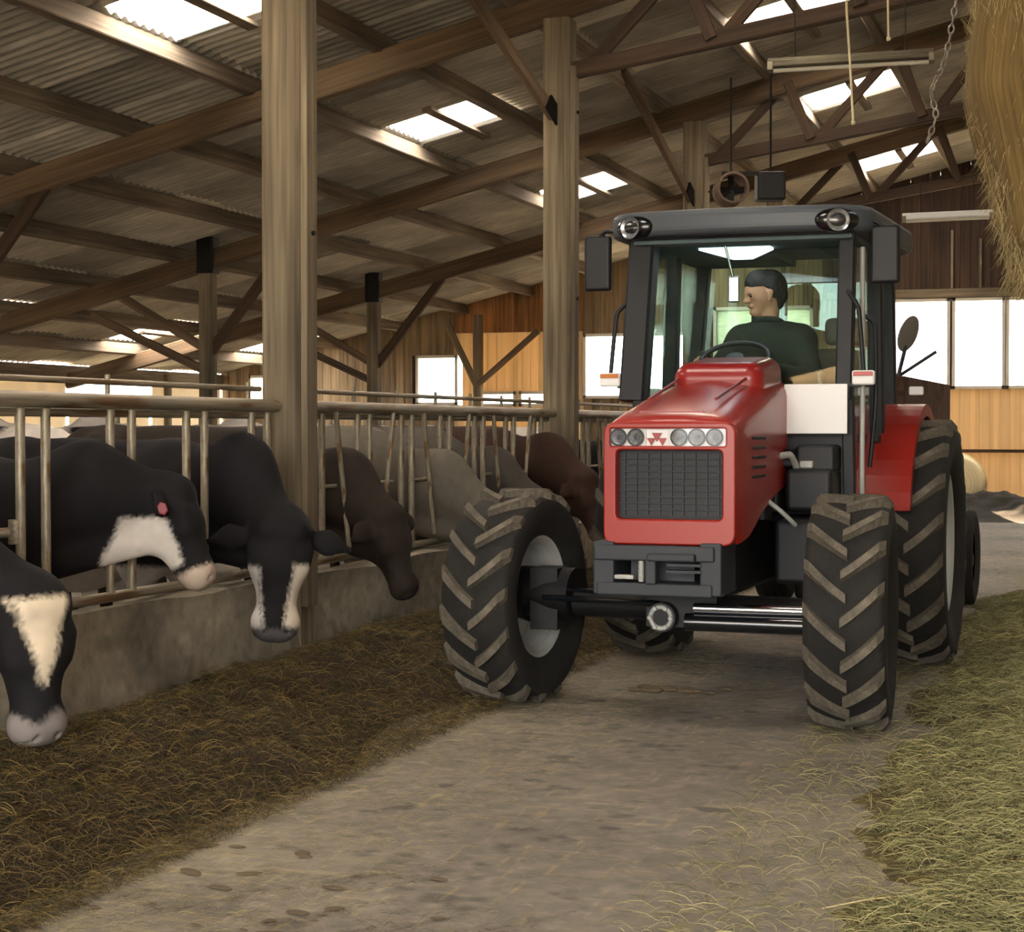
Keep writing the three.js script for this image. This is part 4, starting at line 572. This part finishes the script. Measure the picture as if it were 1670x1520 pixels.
    const ln = new THREE.SphereGeometry(0.05, 18, 8, 0, Math.PI * 2, 0, 1.2); ln.scale(1, 0.5, 1); ln.rotateX(Math.PI / 2); ln.translate(0, -0.005, 0.042); part(wl, 'lens', ln, M.lens);
  }
  // mirrors on arms, marker lights
  for (const s of [-1, 1]) {
    const mr = grp(cab, 'mirror'), x = s < 0 ? -0.78 : 0.76;
    part(mr, 'mirror_housing', box(0.15, 0.3, 0.05, x, 2.25, -1.02, 0.02), M.black); part(mr, 'mirror_glass', box(0.125, 0.26, 0.006, x, 2.25, -1.048, 0.002), M.chrome);
    part(mr, 'mirror_arm', [pipe([v3(s * 0.56, 2.4, -1.0), v3(x * 0.93, 2.42, -1.0), v3(x, 2.38, -1.02)], 0.012, 16, 8)], M.black);
    const ml = grp(cab, 'marker_light'), xm = s < 0 ? -0.685 : 0.665;
    part(ml, 'bracket', [pipe([v3(s * 0.56, 2.08, zf - 0.04), v3(xm - s * 0.03, 1.97, zf + 0.02), v3(xm, 1.64, zf + 0.04)], 0.012, 20, 8), box(0.1, 0.02, 0.03, s * 0.6, 1.58, zf + 0.02)], M.black);
    part(ml, 'housing', box(0.115, 0.075, 0.05, xm, 1.615, zf + 0.04, 0.012), M.white); part(ml, 'lens', box(0.1, 0.022, 0.01, xm, 1.635, zf + 0.067, 0.003), s < 0 ? M.amber : M.redLens);
  }
  part(cab, 'front_plate', [box(0.325, 0.255, 0.012, 0.43, 1.455, zf + 0.1, 0.004)], M.white);
  part(cab, 'plate_bracket', [box(0.3, 0.02, 0.1, 0.43, 1.36, zf + 0.05), box(0.3, 0.02, 0.1, 0.43, 1.52, zf + 0.05)], M.black);
  // exhaust: plain stack beside the left pillar, seen edge on
  // fenders
  for (const s of [-1, 1]) {
    const n = 16, pos = [], R0 = RR + 0.075, pt = (a, x, r) => v3(s * x, RR - 0.02 + r * Math.sin(a), RZ + r * Math.cos(a)); const Q = (a, b, c, d) => { for (const v of [a, b, c, a, c, d]) pos.push(v.x, v.y, v.z); };
    for (let i = 0; i < n; i++) { const a = 0.28 + 2.0 * i / n, b = 0.28 + 2.0 * (i + 1) / n, x0 = 0.5, xo = 0.83; Q(pt(a, x0, R0), pt(a, xo, R0), pt(b, xo, R0), pt(b, x0, R0)); Q(pt(a, x0, R0 + 0.02), pt(b, x0, R0 + 0.02), pt(b, xo, R0 + 0.02), pt(a, xo, R0 + 0.02)); Q(pt(a, xo, R0 + 0.02), pt(b, xo, R0 + 0.02), pt(b, xo, R0 - 0.05), pt(a, xo, R0 - 0.05)); Q(pt(a, x0, R0), pt(b, x0, R0), pt(b, x0 - 0.0, R0 - 0.35), pt(a, x0, R0 - 0.35)); }
    const g = new THREE.BufferGeometry(); g.setAttribute('position', new THREE.Float32BufferAttribute(pos, 3)); g.computeVertexNormals(); const fd = part(cab, 'fender', g, M.red);
    part(fd, 'fender_lamp', box(0.08, 0.05, 0.05, s * 0.78, RR + 0.86, RZ + 0.1, 0.01), M.white);
  }
  // steps on the left
  part(cab, 'step', [box(0.26, 0.03, 0.2, 0.56, 0.5, -1.25, 0.008), box(0.26, 0.03, 0.2, 0.54, 0.75, -1.25, 0.008), box(0.02, 0.5, 0.16, 0.44, 0.68, -1.25)], M.black);
  // inside: seat, console, steering wheel
  const st = grp(cab, 'seat'); part(st, 'cushion', box(0.48, 0.14, 0.48, 0.14, 1.36, -1.95, 0.05), M.seat); part(st, 'backrest', box(0.46, 0.56, 0.12, 0.2, 1.68, -2.2, 0.05).rotateX(-0.06), M.seat); part(st, 'headrest', box(0.22, 0.16, 0.09, 0.36, 1.92, -2.2, 0.04), M.seat); part(st, 'armrest', [box(0.07, 0.06, 0.34, 0.43, 1.6, -1.95, 0.02), rod(v3(0.42, 1.52, -1.78), v3(0.46, 1.66, -1.7), 0.014, 8)], M.black); part(st, 'suspension', [box(0.36, 0.36, 0.36, 0.14, 1.13, -1.95, 0.03)], M.black);
  const sw = grp(cab, 'steering_wheel', v3(-0.1, 1.73, -1.36)); sw.rotation.x = -Math.PI / 2 + 0.55; part(sw, 'wheel_ring', new THREE.TorusGeometry(0.19, 0.015, 10, 32), M.black); part(sw, 'spokes', [rod(v3(-0.18, 0, 0), v3(0.18, 0, 0), 0.012, 8), rod(v3(0, 0, 0), v3(0, -0.18, 0), 0.012, 8), new THREE.CylinderGeometry(0.05, 0.05, 0.04, 16).rotateX(Math.PI / 2)], M.charcoal);
  part(cab, 'dashboard', [box(0.42, 0.3, 0.2, -0.02, 1.5, -1.18, 0.05), rod(v3(-0.08, 1.45, -1.25), v3(-0.1, 1.72, -1.35), 0.035, 12), box(0.2, 0.44, 0.7, 0.45, 1.3, -1.95, 0.04)], M.black);
  part(cab, 'control_lever', [rod(v3(0.42, 1.5, -1.6), v3(0.5, 1.72, -1.52), 0.012, 8), new THREE.SphereGeometry(0.026, 12, 8).translate(0.5, 1.73, -1.52), rod(v3(0.34, 1.5, -1.58), v3(0.33, 1.66, -1.54), 0.01, 8)], M.rim);
  part(cab, 'inside_mirror', [box(0.06, 0.14, 0.02, -0.06, 2.1, -1.15, 0.008), rod(v3(-0.1, 2.33, -1.12), v3(-0.06, 2.15, -1.15), 0.008, 6)], M.chrome);
}
shade(tractor);

// ---------------------------------------------------------------- the driver, seated, looking to one side
{
  const base = tractor.localToWorld ? (tractor.updateMatrixWorld(true), tractor.localToWorld(v3(0.0, 1.37, -1.9))) : v3(0, 0, 0);
  const t = thing('person', 'driver in a dark green work jacket, both hands at the wheel, looking aside', 'person', base); t.rotation.y = tractor.rotation.y;
  // local: x to image side, y up, z forward, origin on the seat
  const hip = [0, 0.1, 0.0], chest = [-0.01, 0.42, 0.02], neckB = [-0.015, 0.56, 0.05], headC = [-0.03, 0.745, 0.08], hz = norm([-0.9, -0.12, 0.45]), hy = norm(sub([0, 1, 0], [hz[0] * hz[1], hz[1] * hz[1], hz[2] * hz[1]])), hx = cross(hy, hz);
  const HP = (x, y, z) => add(add(add(headC, hx, x), hy, y), hz, z);
  const shL = [-0.175, 0.49, 0.03], shR = [0.165, 0.49, -0.01], elL = [-0.31, 0.27, 0.2], elR = [0.27, 0.25, 0.2], wrL = [-0.3, 0.37, 0.44], wrR = [-0.04, 0.33, 0.46];
  const torso = { k: 0.08, bones: [bone([-0.06, 0.12, 0], [0.06, 0.12, 0], 0.13, 0.13), bone(hip, chest, 0.13, 0.15, [0, 0, 1], 1.25), bone([-0.09, 0.43, 0], [0.09, 0.43, 0], 0.11, 0.11), bone(shL, shR, 0.06, 0.06), bone([0, 0.53, 0.02], neckB, 0.075, 0.06)] };
  const arms = { k: 0.04, j: 0.06, bones: [bone(shL, elL, 0.062, 0.048), bone(elL, wrL, 0.048, 0.034), bone(shR, elR, 0.062, 0.048), bone(elR, wrR, 0.048, 0.034)] };
  const legs = { k: 0.05, j: 0.07, bones: [] }; for (const s of [-1, 1]) legs.bones.push(bone([s * 0.09, 0.1, 0.02], [s * 0.15, 0.13, 0.42], 0.09, 0.065), bone([s * 0.15, 0.13, 0.42], [s * 0.14, -0.3, 0.5], 0.062, 0.042), bone([s * 0.14, -0.38, 0.48], [s * 0.15, -0.4, 0.62], 0.045, 0.04));
  const headG = [{ k: 0.03, bones: [bone(HP(0, 0.03, -0.025), HP(0, 0.035, 0.02), 0.09, 0.086, hx, 1.18), bone(HP(0, -0.03, 0.03), HP(0, -0.085, 0.055), 0.062, 0.034, hx, 1.05), bone(HP(0, 0.045, 0.07), HP(0, 0.02, 0.082), 0.03, 0.028)] }, { k: 0.012, j: 0.014, bones: [bone(HP(0, 0.012, 0.098), HP(0, -0.022, 0.116), 0.009, 0.014), bone(HP(-0.012, -0.026, 0.104), HP(0.012, -0.026, 0.104), 0.009, 0.009), bone(HP(-0.03, 0.024, 0.088), HP(0.03, 0.024, 0.088), 0.011, 0.011), bone(HP(-0.02, -0.056, 0.092), HP(0.02, -0.056, 0.092), 0.009, 0.009), bone(HP(0, -0.09, 0.082), HP(0, -0.094, 0.078), 0.018, 0.018)] }, { k: 0.01, j: 0.012, bones: [bone(HP(-0.082, 0.01, -0.01), HP(-0.084, -0.03, -0.004), 0.02, 0.012, hx, 2.2), bone(HP(0.082, 0.01, -0.01), HP(0.084, -0.03, -0.004), 0.02, 0.012, hx, 2.2)] }, { k: 0.03, j: 0.03, bones: [bone(neckB, HP(0, -0.04, -0.03), 0.058, 0.052)] }];
  const eyeC = { k: 0.006, carve: true, bones: [bone(HP(-0.032, 0.004, 0.096), HP(-0.03, 0.004, 0.097), 0.012, 0.012), bone(HP(0.032, 0.004, 0.096), HP(0.03, 0.004, 0.097), 0.012, 0.012), bone(HP(-0.018, -0.056, 0.103), HP(0.018, -0.056, 0.103), 0.0025, 0.0025)] };
  const hand = (w, e, dir, curl, side) => { const f = norm(dir), s = norm(cross(curl, f)), u = cross(f, s), b = []; const K = (a, c, d) => add(add(add(w, f, a), s, c), u, d); b.push(bone(K(0, 0, 0), K(0.05, 0, 0), 0.03, 0.034, u, 1.5)); [[-0.03, 0.85], [-0.01, 1], [0.011, 0.95], [0.031, 0.75]].forEach(([o, l]) => { b.push(bone(K(0.075, o, 0), K(0.075 + 0.03 * l, o, -0.012), 0.0095, 0.009), bone(K(0.075 + 0.03 * l, o, -0.012), K(0.08 + 0.035 * l, o, -0.04), 0.009, 0.0085), bone(K(0.08 + 0.035 * l, o, -0.04), K(0.07, o, -0.05), 0.0085, 0.008)); }); b.push(bone(K(0.02, -0.03 * side, 0), K(0.05, -0.05 * side, -0.02), 0.013, 0.011), bone(K(0.05, -0.05 * side, -0.02), K(0.075, -0.04 * side, -0.045), 0.011, 0.009)); return { k: 0.008, j: 0.02, bones: b }; };
  const hands = [hand(wrL, elL, [0.05, -0.1, 1], [0, 1, 0], -1), hand(wrR, elR, [-0.6, 0, 0.8], [0, 1, 0], 1)];
  const body = surfaceNet(field([torso, arms, legs]), [-0.5, -0.5, -0.3], [0.5, 0.62, 0.8], 0.014);
  const fine = surfaceNet(field([...headG, eyeC]), [-0.24, 0.5, -0.12], [0.16, 0.92, 0.3], 0.005), hd = hands.map((h, i) => { const w = i ? wrR : wrL; return surfaceNet(field([h]), sub(w, [0.14, 0.12, 0.1]), add(w, [0.14, 0.1, 0.16]), 0.004); });
  part(t, 'body', [body, fine, ...hd].map((g) => g.toNonIndexed()), M.skin);
  const big = (G, e) => G.map((g) => ({ ...g, bones: g.bones.map((B) => ({ ...B, ra: B.ra + e })) }));
  const jf = field(big([torso, arms], 0.014)); const cutJ = (x, y, z) => Math.max(jf(x, y, z), 0.06 - y, -Math.min(Math.hypot(x - wrL[0], y - wrL[1], z - wrL[2]), Math.hypot(x - wrR[0], y - wrR[1], z - wrR[2])) + 0.03, y - 0.6);
  const jk = part(t, 'jacket', surfaceNet(cutJ, [-0.5, 0.0, -0.3], [0.5, 0.66, 0.66], 0.012), M.jacket);
  part(jk, 'collar', new THREE.TorusGeometry(0.078, 0.02, 10, 28).rotateX(Math.PI / 2 - 0.25).translate(-0.015, 0.585, 0.04), M.jacket);
  const tf = field(big([{ k: 0.08, bones: [bone([-0.06, 0.1, 0], [0.06, 0.1, 0], 0.13, 0.13)] }, legs], 0.012)); part(t, 'trousers', surfaceNet((x, y, z) => Math.max(tf(x, y, z), y - 0.2, -0.33 - y), [-0.4, -0.45, -0.3], [0.4, 0.3, 0.75], 0.014), M.trousers);
  for (const s of [-1, 1]) part(t, 'boot', surfaceNet(field([{ k: 0.03, bones: [bone([s * 0.14, -0.26, 0.5], [s * 0.14, -0.38, 0.48], 0.058, 0.055), bone([s * 0.14, -0.39, 0.48], [s * 0.15, -0.41, 0.64], 0.052, 0.046)] }]), [s * 0.14 - 0.12, -0.5, 0.36], [s * 0.14 + 0.12, -0.15, 0.75], 0.012), M.boot);
  const hf = field([{ k: 0.03, bones: [bone(HP(0, 0.045, -0.035), HP(0, 0.06, 0.015), 0.1, 0.09, hx, 1.12), bone(HP(0, 0.1, 0.05), HP(0, 0.085, 0.075), 0.035, 0.025), bone(HP(0, -0.02, -0.07), HP(0, -0.05, -0.06), 0.06, 0.045)] }]), HD = (x, y, z) => { const r = [x - headC[0], y - headC[1], z - headC[2]]; return [dot(r, hx), dot(r, hy), dot(r, hz)]; };
  part(t, 'hair', surfaceNet((x, y, z) => { const h = HD(x, y, z), bump = 0.006 * (noise3(x * 60, y * 60, z * 60, 3) - 0.5); return Math.max(hf(x, y, z) + bump, -(h[1] - 0.05 + Math.max(0, -h[2] + 0.0) * 2.2 + Math.max(0, 0.02 - h[2]) * 0.8)); }, [-0.2, 0.6, -0.14], [0.14, 0.94, 0.26], 0.006), M.hair);
  for (const s of [-1, 1]) part(t, 'eye', new THREE.SphereGeometry(0.011, 12, 8).translate(...HP(s * 0.032, 0.004, 0.088)), M.eye);
}

// ---------------------------------------------------------------- the wagon behind the tractor
{
  const t = thing('farm_wagon', 'brown farm wagon hitched behind the tractor, its dark tyre at the hay edge', 'wagon', V(-1.55, 0, 13.3)); t.rotation.y = -2 * Math.PI / 180;
  const b = part(t, 'box_body', [boxUV(box(1.2, 0.06, 2.6, -0.22, 0.95, 0, 0.01)), boxUV(box(1.2, 0.72, 0.05, -0.22, 1.34, 1.3, 0.008)), boxUV(box(1.2, 0.72, 0.05, -0.22, 1.34, -1.3, 0.008)), boxUV(box(0.05, 0.72, 2.6, 0.36, 1.34, 0, 0.008)), boxUV(box(0.05, 0.72, 2.6, -0.82, 1.34, 0, 0.008))], std({ color: 0x94705f, map: rustTex, roughness: 0.8 }));
  for (const x of [-0.6, -0.2, 0.2]) part(b, 'stake', box(0.06, 0.74, 0.05, x, 1.34, 1.34, 0.01), M.charcoal);
  part(t, 'chassis', [box(0.1, 0.12, 3.2, 0.25, 0.86, 0.2), box(0.1, 0.12, 3.2, -0.45, 0.86, 0.2), rod(v3(-0.75, 0.36, -0.5), v3(0.65, 0.36, -0.5), 0.05, 10), box(0.08, 0.5, 0.1, 0.25, 0.6, -0.5), box(0.08, 0.5, 0.1, -0.45, 0.6, -0.5)], M.iron);
  part(t, 'drawbar', [rod(v3(0.25, 0.84, 1.5), v3(-0.1, 0.6, 2.3), 0.045, 10), rod(v3(-0.45, 0.84, 1.5), v3(-0.1, 0.6, 2.3), 0.045, 10)], M.iron);
  const w = makeWheelPlain(); for (const s of [-1, 1]) { const c = s > 0 ? w : w.clone(); c.name = s > 0 ? 'wheel' : 'wheel_001'; c.position.set(s > 0 ? 0.52 : -0.9, 0.365, -0.75); t.add(c); }
  function makeWheelPlain() { const g = new THREE.Group(); part(g, 'tyre', boxUV(new THREE.LatheGeometry([[0.2, -0.1], [0.3, -0.13], [0.355, -0.115], [0.366, -0.05], [0.366, 0.05], [0.355, 0.115], [0.3, 0.13], [0.2, 0.1]].map((p) => new THREE.Vector2(...p)), 48).rotateZ(-Math.PI / 2), 2), M.tyre); part(g, 'rim', [new THREE.CylinderGeometry(0.21, 0.21, 0.14, 32).rotateZ(Math.PI / 2)], M.rim); part(g, 'groove', [-0.06, 0, 0.06].map((x) => new THREE.TorusGeometry(0.364, 0.006, 6, 48).rotateY(Math.PI / 2).translate(x, 0, 0)), M.black); return g; }
  const mt = grp(t, 'warning_paddle'); part(mt, 'paddle', new THREE.SphereGeometry(0.1, 20, 14).scale(0.62, 1.25, 0.12).rotateZ(-0.35).translate(0.4, 1.98, 1.28), M.seat); part(mt, 'stalk', rod(v3(0.33, 1.66, 1.3), v3(0.385, 1.9, 1.28), 0.014, 8), M.charcoal); part(t, 'lever', rod(v3(0.34, 1.7, 1.28), v3(0.58, 1.86, 1.25), 0.012, 8), M.charcoal);
  shade(t);
}

// ---------------------------------------------------------------- things under the roof and by the end wall
{
  const mk = (label, a, b, on) => {
    const t = thing('batten_lamp', label, 'lamp', a), d = b.clone().sub(a), L = d.length(), x = d.clone().normalize();
    t.quaternion.setFromUnitVectors(v3(1, 0, 0), x);
    part(t, 'tray', [box(L, 0.05, 0.13, L / 2, 0.03, 0, 0.01), box(L, 0.03, 0.05, L / 2, 0.06, 0, 0.008)], on ? M.white : std({ color: 0x9a917c, map: mottle, roughness: 0.85 }));
    part(t, 'tube', rod(v3(0.04, -0.015, 0), v3(L - 0.04, -0.015, 0), 0.016, 12), std({ color: 0xe6e2d6, roughness: 0.4 }));
    for (const q of [0.02, L - 0.02]) part(t, 'end_cap', box(0.04, 0.06, 0.14, q, 0.01, 0, 0.006), std({ color: 0x8a826e, roughness: 0.8 }));
    for (const q of [0.2, L - 0.2]) part(t, 'hanger', rod(v3(q, 0.07, 0), v3(q, on ? 0.4 : 0.55, 0), 0.005, 6), M.iron);
    return shade(t);
  };
  mk('dusty unlit batten lamp hanging under the roof lattice', V(-2.31, 3.98, 13.0), V(-1.13, 4.0, 13.12), false);
  mk('pale batten lamp low under the lattice near the boarded end wall', V(-2.06, 3.64, 20), V(-1.1, 3.66, 20.1), true);
  const rope = (label, pts, r = 0.012) => { const t = thing('rope', label, 'rope', pts[0]), q = pts.map((p) => p.clone().sub(pts[0])); part(t, 'strand', pipe(q, r, 40, 7), M.rope); part(t, 'knot', new THREE.TorusKnotGeometry(0.007, 0.004, 40, 6, 2, 3).translate(...q[q.length - 1].toArray()), M.rope); };
  rope('long pale rope hanging in front of the dusty lamp', [V(-1.34, 5.5, 10), V(-1.35, 4.3, 10), V(-1.34, 3.7, 10), V(-1.32, 3.4, 10), V(-1.3, 3.05, 10)], 0.007);
  rope('short pale rope end near the hanging chain', [V(-1.11, 5.55, 10), V(-1.12, 4.2, 10), V(-1.11, 3.5, 10)], 0.006);
  // chain of links
  const t = thing('chain', 'twisted steel chain hanging beside the overhanging hay', 'chain', V(-0.62, 4.2, 9.5)); const pts = [v3(0.05, 1.4, 0), v3(0, 0, 0), v3(-0.09, -0.63, 0), v3(-0.15, -0.95, 0), v3(-0.21, -1.1, 0.02), v3(-0.19, -1.22, 0), v3(-0.235, -1.36, 0)], cv = new THREE.CatmullRomCurve3(pts), n = 62; const link = new THREE.TorusGeometry(0.014, 0.0045, 6, 12); link.scale(1, 1.6, 1);
  for (let i = 0; i < n; i++) { const u = (i + 0.5) / n, m = part(t, 'link', link, M.chain); m.position.copy(cv.getPointAt(u)); m.quaternion.setFromUnitVectors(v3(0, 1, 0), cv.getTangentAt(u)); m.rotateY(i % 2 ? 1.2 : -0.4); }
}
{ // ventilation fan hung from the lattice above the cab
  const t = thing('barn_fan', 'tan drum fan with dark box motor hanging just above the tractor cab', 'fan', V(-2.98, 3.38, 15)); t.rotation.y = 0.35;
  const dr = new THREE.CylinderGeometry(0.125, 0.125, 0.3, 28, 1, true).rotateX(Math.PI / 2); part(t, 'drum', [dr, new THREE.TorusGeometry(0.125, 0.012, 8, 28).translate(0, 0, 0.15), new THREE.TorusGeometry(0.125, 0.012, 8, 28).translate(0, 0, -0.15)], std({ color: 0xb09484, map: mottle, roughness: 0.8, side: THREE.DoubleSide }));
  part(t, 'blade', [0, 1, 2, 3].map((i) => box(0.06, 0.11, 0.008, 0, 0.06, 0).rotateY(0.5).rotateZ(i * Math.PI / 2)), M.black);
  part(t, 'motor_box', box(0.24, 0.24, 0.2, 0.34, 0.03, -0.02, 0.02), M.black); part(t, 'hanger', [rod(v3(0, 0.12, 0), v3(0, 0.95, 0), 0.01, 6), rod(v3(0.34, 0.14, 0), v3(0.34, 1.0, 0), 0.01, 6), box(0.5, 0.03, 0.03, 0.17, 0.14, 0)], M.iron);
}
// hay hanging over the edge of a loft deck
{
  const d = thing('loft_deck', 'plank hay loft over the hay side of the passage', 'loft', V(0.4, 4.35, 8.0)), q = rel(d);
  for (let i = 0; i < 6; i++) part(d, 'plank', barGeo(q(0.55 + i * 0.27, 4.35, 6.6), q(0.55 + i * 0.27, 4.35, 9.2), 0.25, 0.04), M.brace);
  part(d, 'joist', [barGeo(q(0.4, 4.26, 6.9), q(2.0, 4.26, 6.9), 0.1, 0.14), barGeo(q(0.4, 4.26, 8.9), q(2.0, 4.26, 8.9), 0.1, 0.14)], M.truss);
  for (const [x, z] of [[1.8, 6.9], [1.8, 8.9]]) part(d, 'leg', barGeo(q(x, 0, z), q(x, 4.2, z), 0.16, 0.16), M.post);
  const t = tag(grp(scene, 'hanging_hay'), 'big tuft of pale brown hay hanging down from the loft', 'hay', null, 'stuff');
  const core = surfaceNet((x, y, z) => smin(smin(boneDist(bone([0.8, 4.75, -8], [0.0, 4.6, -8], 0.36, 0.4), x, y, z), boneDist(bone([-0.05, 4.5, -8], [-0.1, 2.8, -8], 0.42, 0.42), x, y, z), 0.2), boneDist(bone([-0.1, 2.8, -8], [-0.06, 2.3, -8], 0.42, 0.36), x, y, z), 0.2) + 0.12 * (fbm(x * 4, y * 2, z * 4, 77, 4) - 0.5), [-0.8, 1.6, -8.8], [1.3, 5.3, -7.2], 0.03);
  const p = core.attributes.position, uv = []; for (let i = 0; i < p.count; i++) uv.push((p.getX(i) + p.getZ(i)) * 1.2, p.getY(i) * 0.5); core.setAttribute('uv', new THREE.Float32BufferAttribute(uv, 2));
  part(t, 'tuft', core, std({ color: 0xa8956a, map: makeTex(512, 512, (u, v) => { const a = tfbm(u, v, 90, 6, 405, 3), b = tfbm(u, v, 40, 10, 415, 3), x = 0.3 + 0.6 * (a * 0.6 + b * 0.5); return [x, x * 0.93, x * 0.76]; }), roughness: 1 }));
  const im = new THREE.InstancedMesh(strand, strawMat, 26000), m = new THREE.Matrix4(), qq = new THREE.Quaternion(), c = new THREE.Color();
  for (let i = 0; i < 26000; i++) { const a = rr(0, 6.283), y = rr(1.95, 4.7), R = (y > 2.8 ? 0.43 : 0.28 + (y - 2.1) / 0.7 * 0.15) + rr(-0.05, 0.035); const px = -0.09 + Math.cos(a) * Math.max(0.05, R), pz = -8 + Math.sin(a) * Math.max(0.05, R); qq.setFromEuler(new THREE.Euler(rr(-0.5, 0.5), a, Math.PI / 2 + rr(-0.5, 0.5))); m.compose(v3(px, y, pz), qq, v3(rr(0.1, 0.24), 0.09, 0.09)); im.setMatrixAt(i, m); im.setColorAt(i, c.setHex([0x9c8a60, 0x83744c, 0xb8a67a, 0x6c5f3c][i % 4])); }
  im.name = 'stalks'; im.castShadow = im.receiveShadow = true; t.add(im);
}
// straw bale and silage heap by the end wall
{
  const t = thing('straw_bale', 'small pale round straw bale leaning on the end wall behind the dark heap', 'bale', V(-2.08, 0.0, 28.2));
  const g = new THREE.LatheGeometry([[0.001, -0.35], [0.25, -0.36], [0.4, -0.33], [0.45, -0.25], [0.46, 0.25], [0.4, 0.33], [0.25, 0.36], [0.001, 0.35]].map((p) => new THREE.Vector2(...p)), 40); g.rotateX(Math.PI / 2); const p = g.attributes.position; for (let i = 0; i < p.count; i++) { const n = 1 + 0.05 * (fbm(p.getX(i) * 9, p.getY(i) * 9, p.getZ(i) * 9, 87, 3) - 0.5); p.setXYZ(i, p.getX(i) * n, p.getY(i) * n, p.getZ(i) * n); } g.translate(0, 0.5, 0); g.computeVertexNormals();
  part(t, 'straw_body', g, std({ color: 0xfff0c4, map: panelTex, roughness: 1 })); for (const z of [-0.15, 0.1]) part(t, 'twine', new THREE.TorusGeometry(0.463, 0.006, 6, 40).translate(0, 0.5, z), M.rope);
  const s = tag(grp(scene, 'silage_heap'), 'dark loose heap of silage on the floor by the end wall', 'silage', null, 'stuff');
  mound(s, 'heap', -3.2, 0.3, 26.2, 28.6, 60, 50, (X, Z) => { const u = Math.hypot((X + 1.5) / 1.4, (Z - 27.5) / 0.9); return 0.42 * Math.exp(-u * u * 1.6) + 0.22 * (fbm(X * 3, Z * 3, 0, 97, 4) - 0.5) * Math.exp(-u * u) - 0.02; }, std({ color: 0x2f2a1c, map: hayTex, roughness: 1 }), 1);
}
renderer.render(scene, camera);
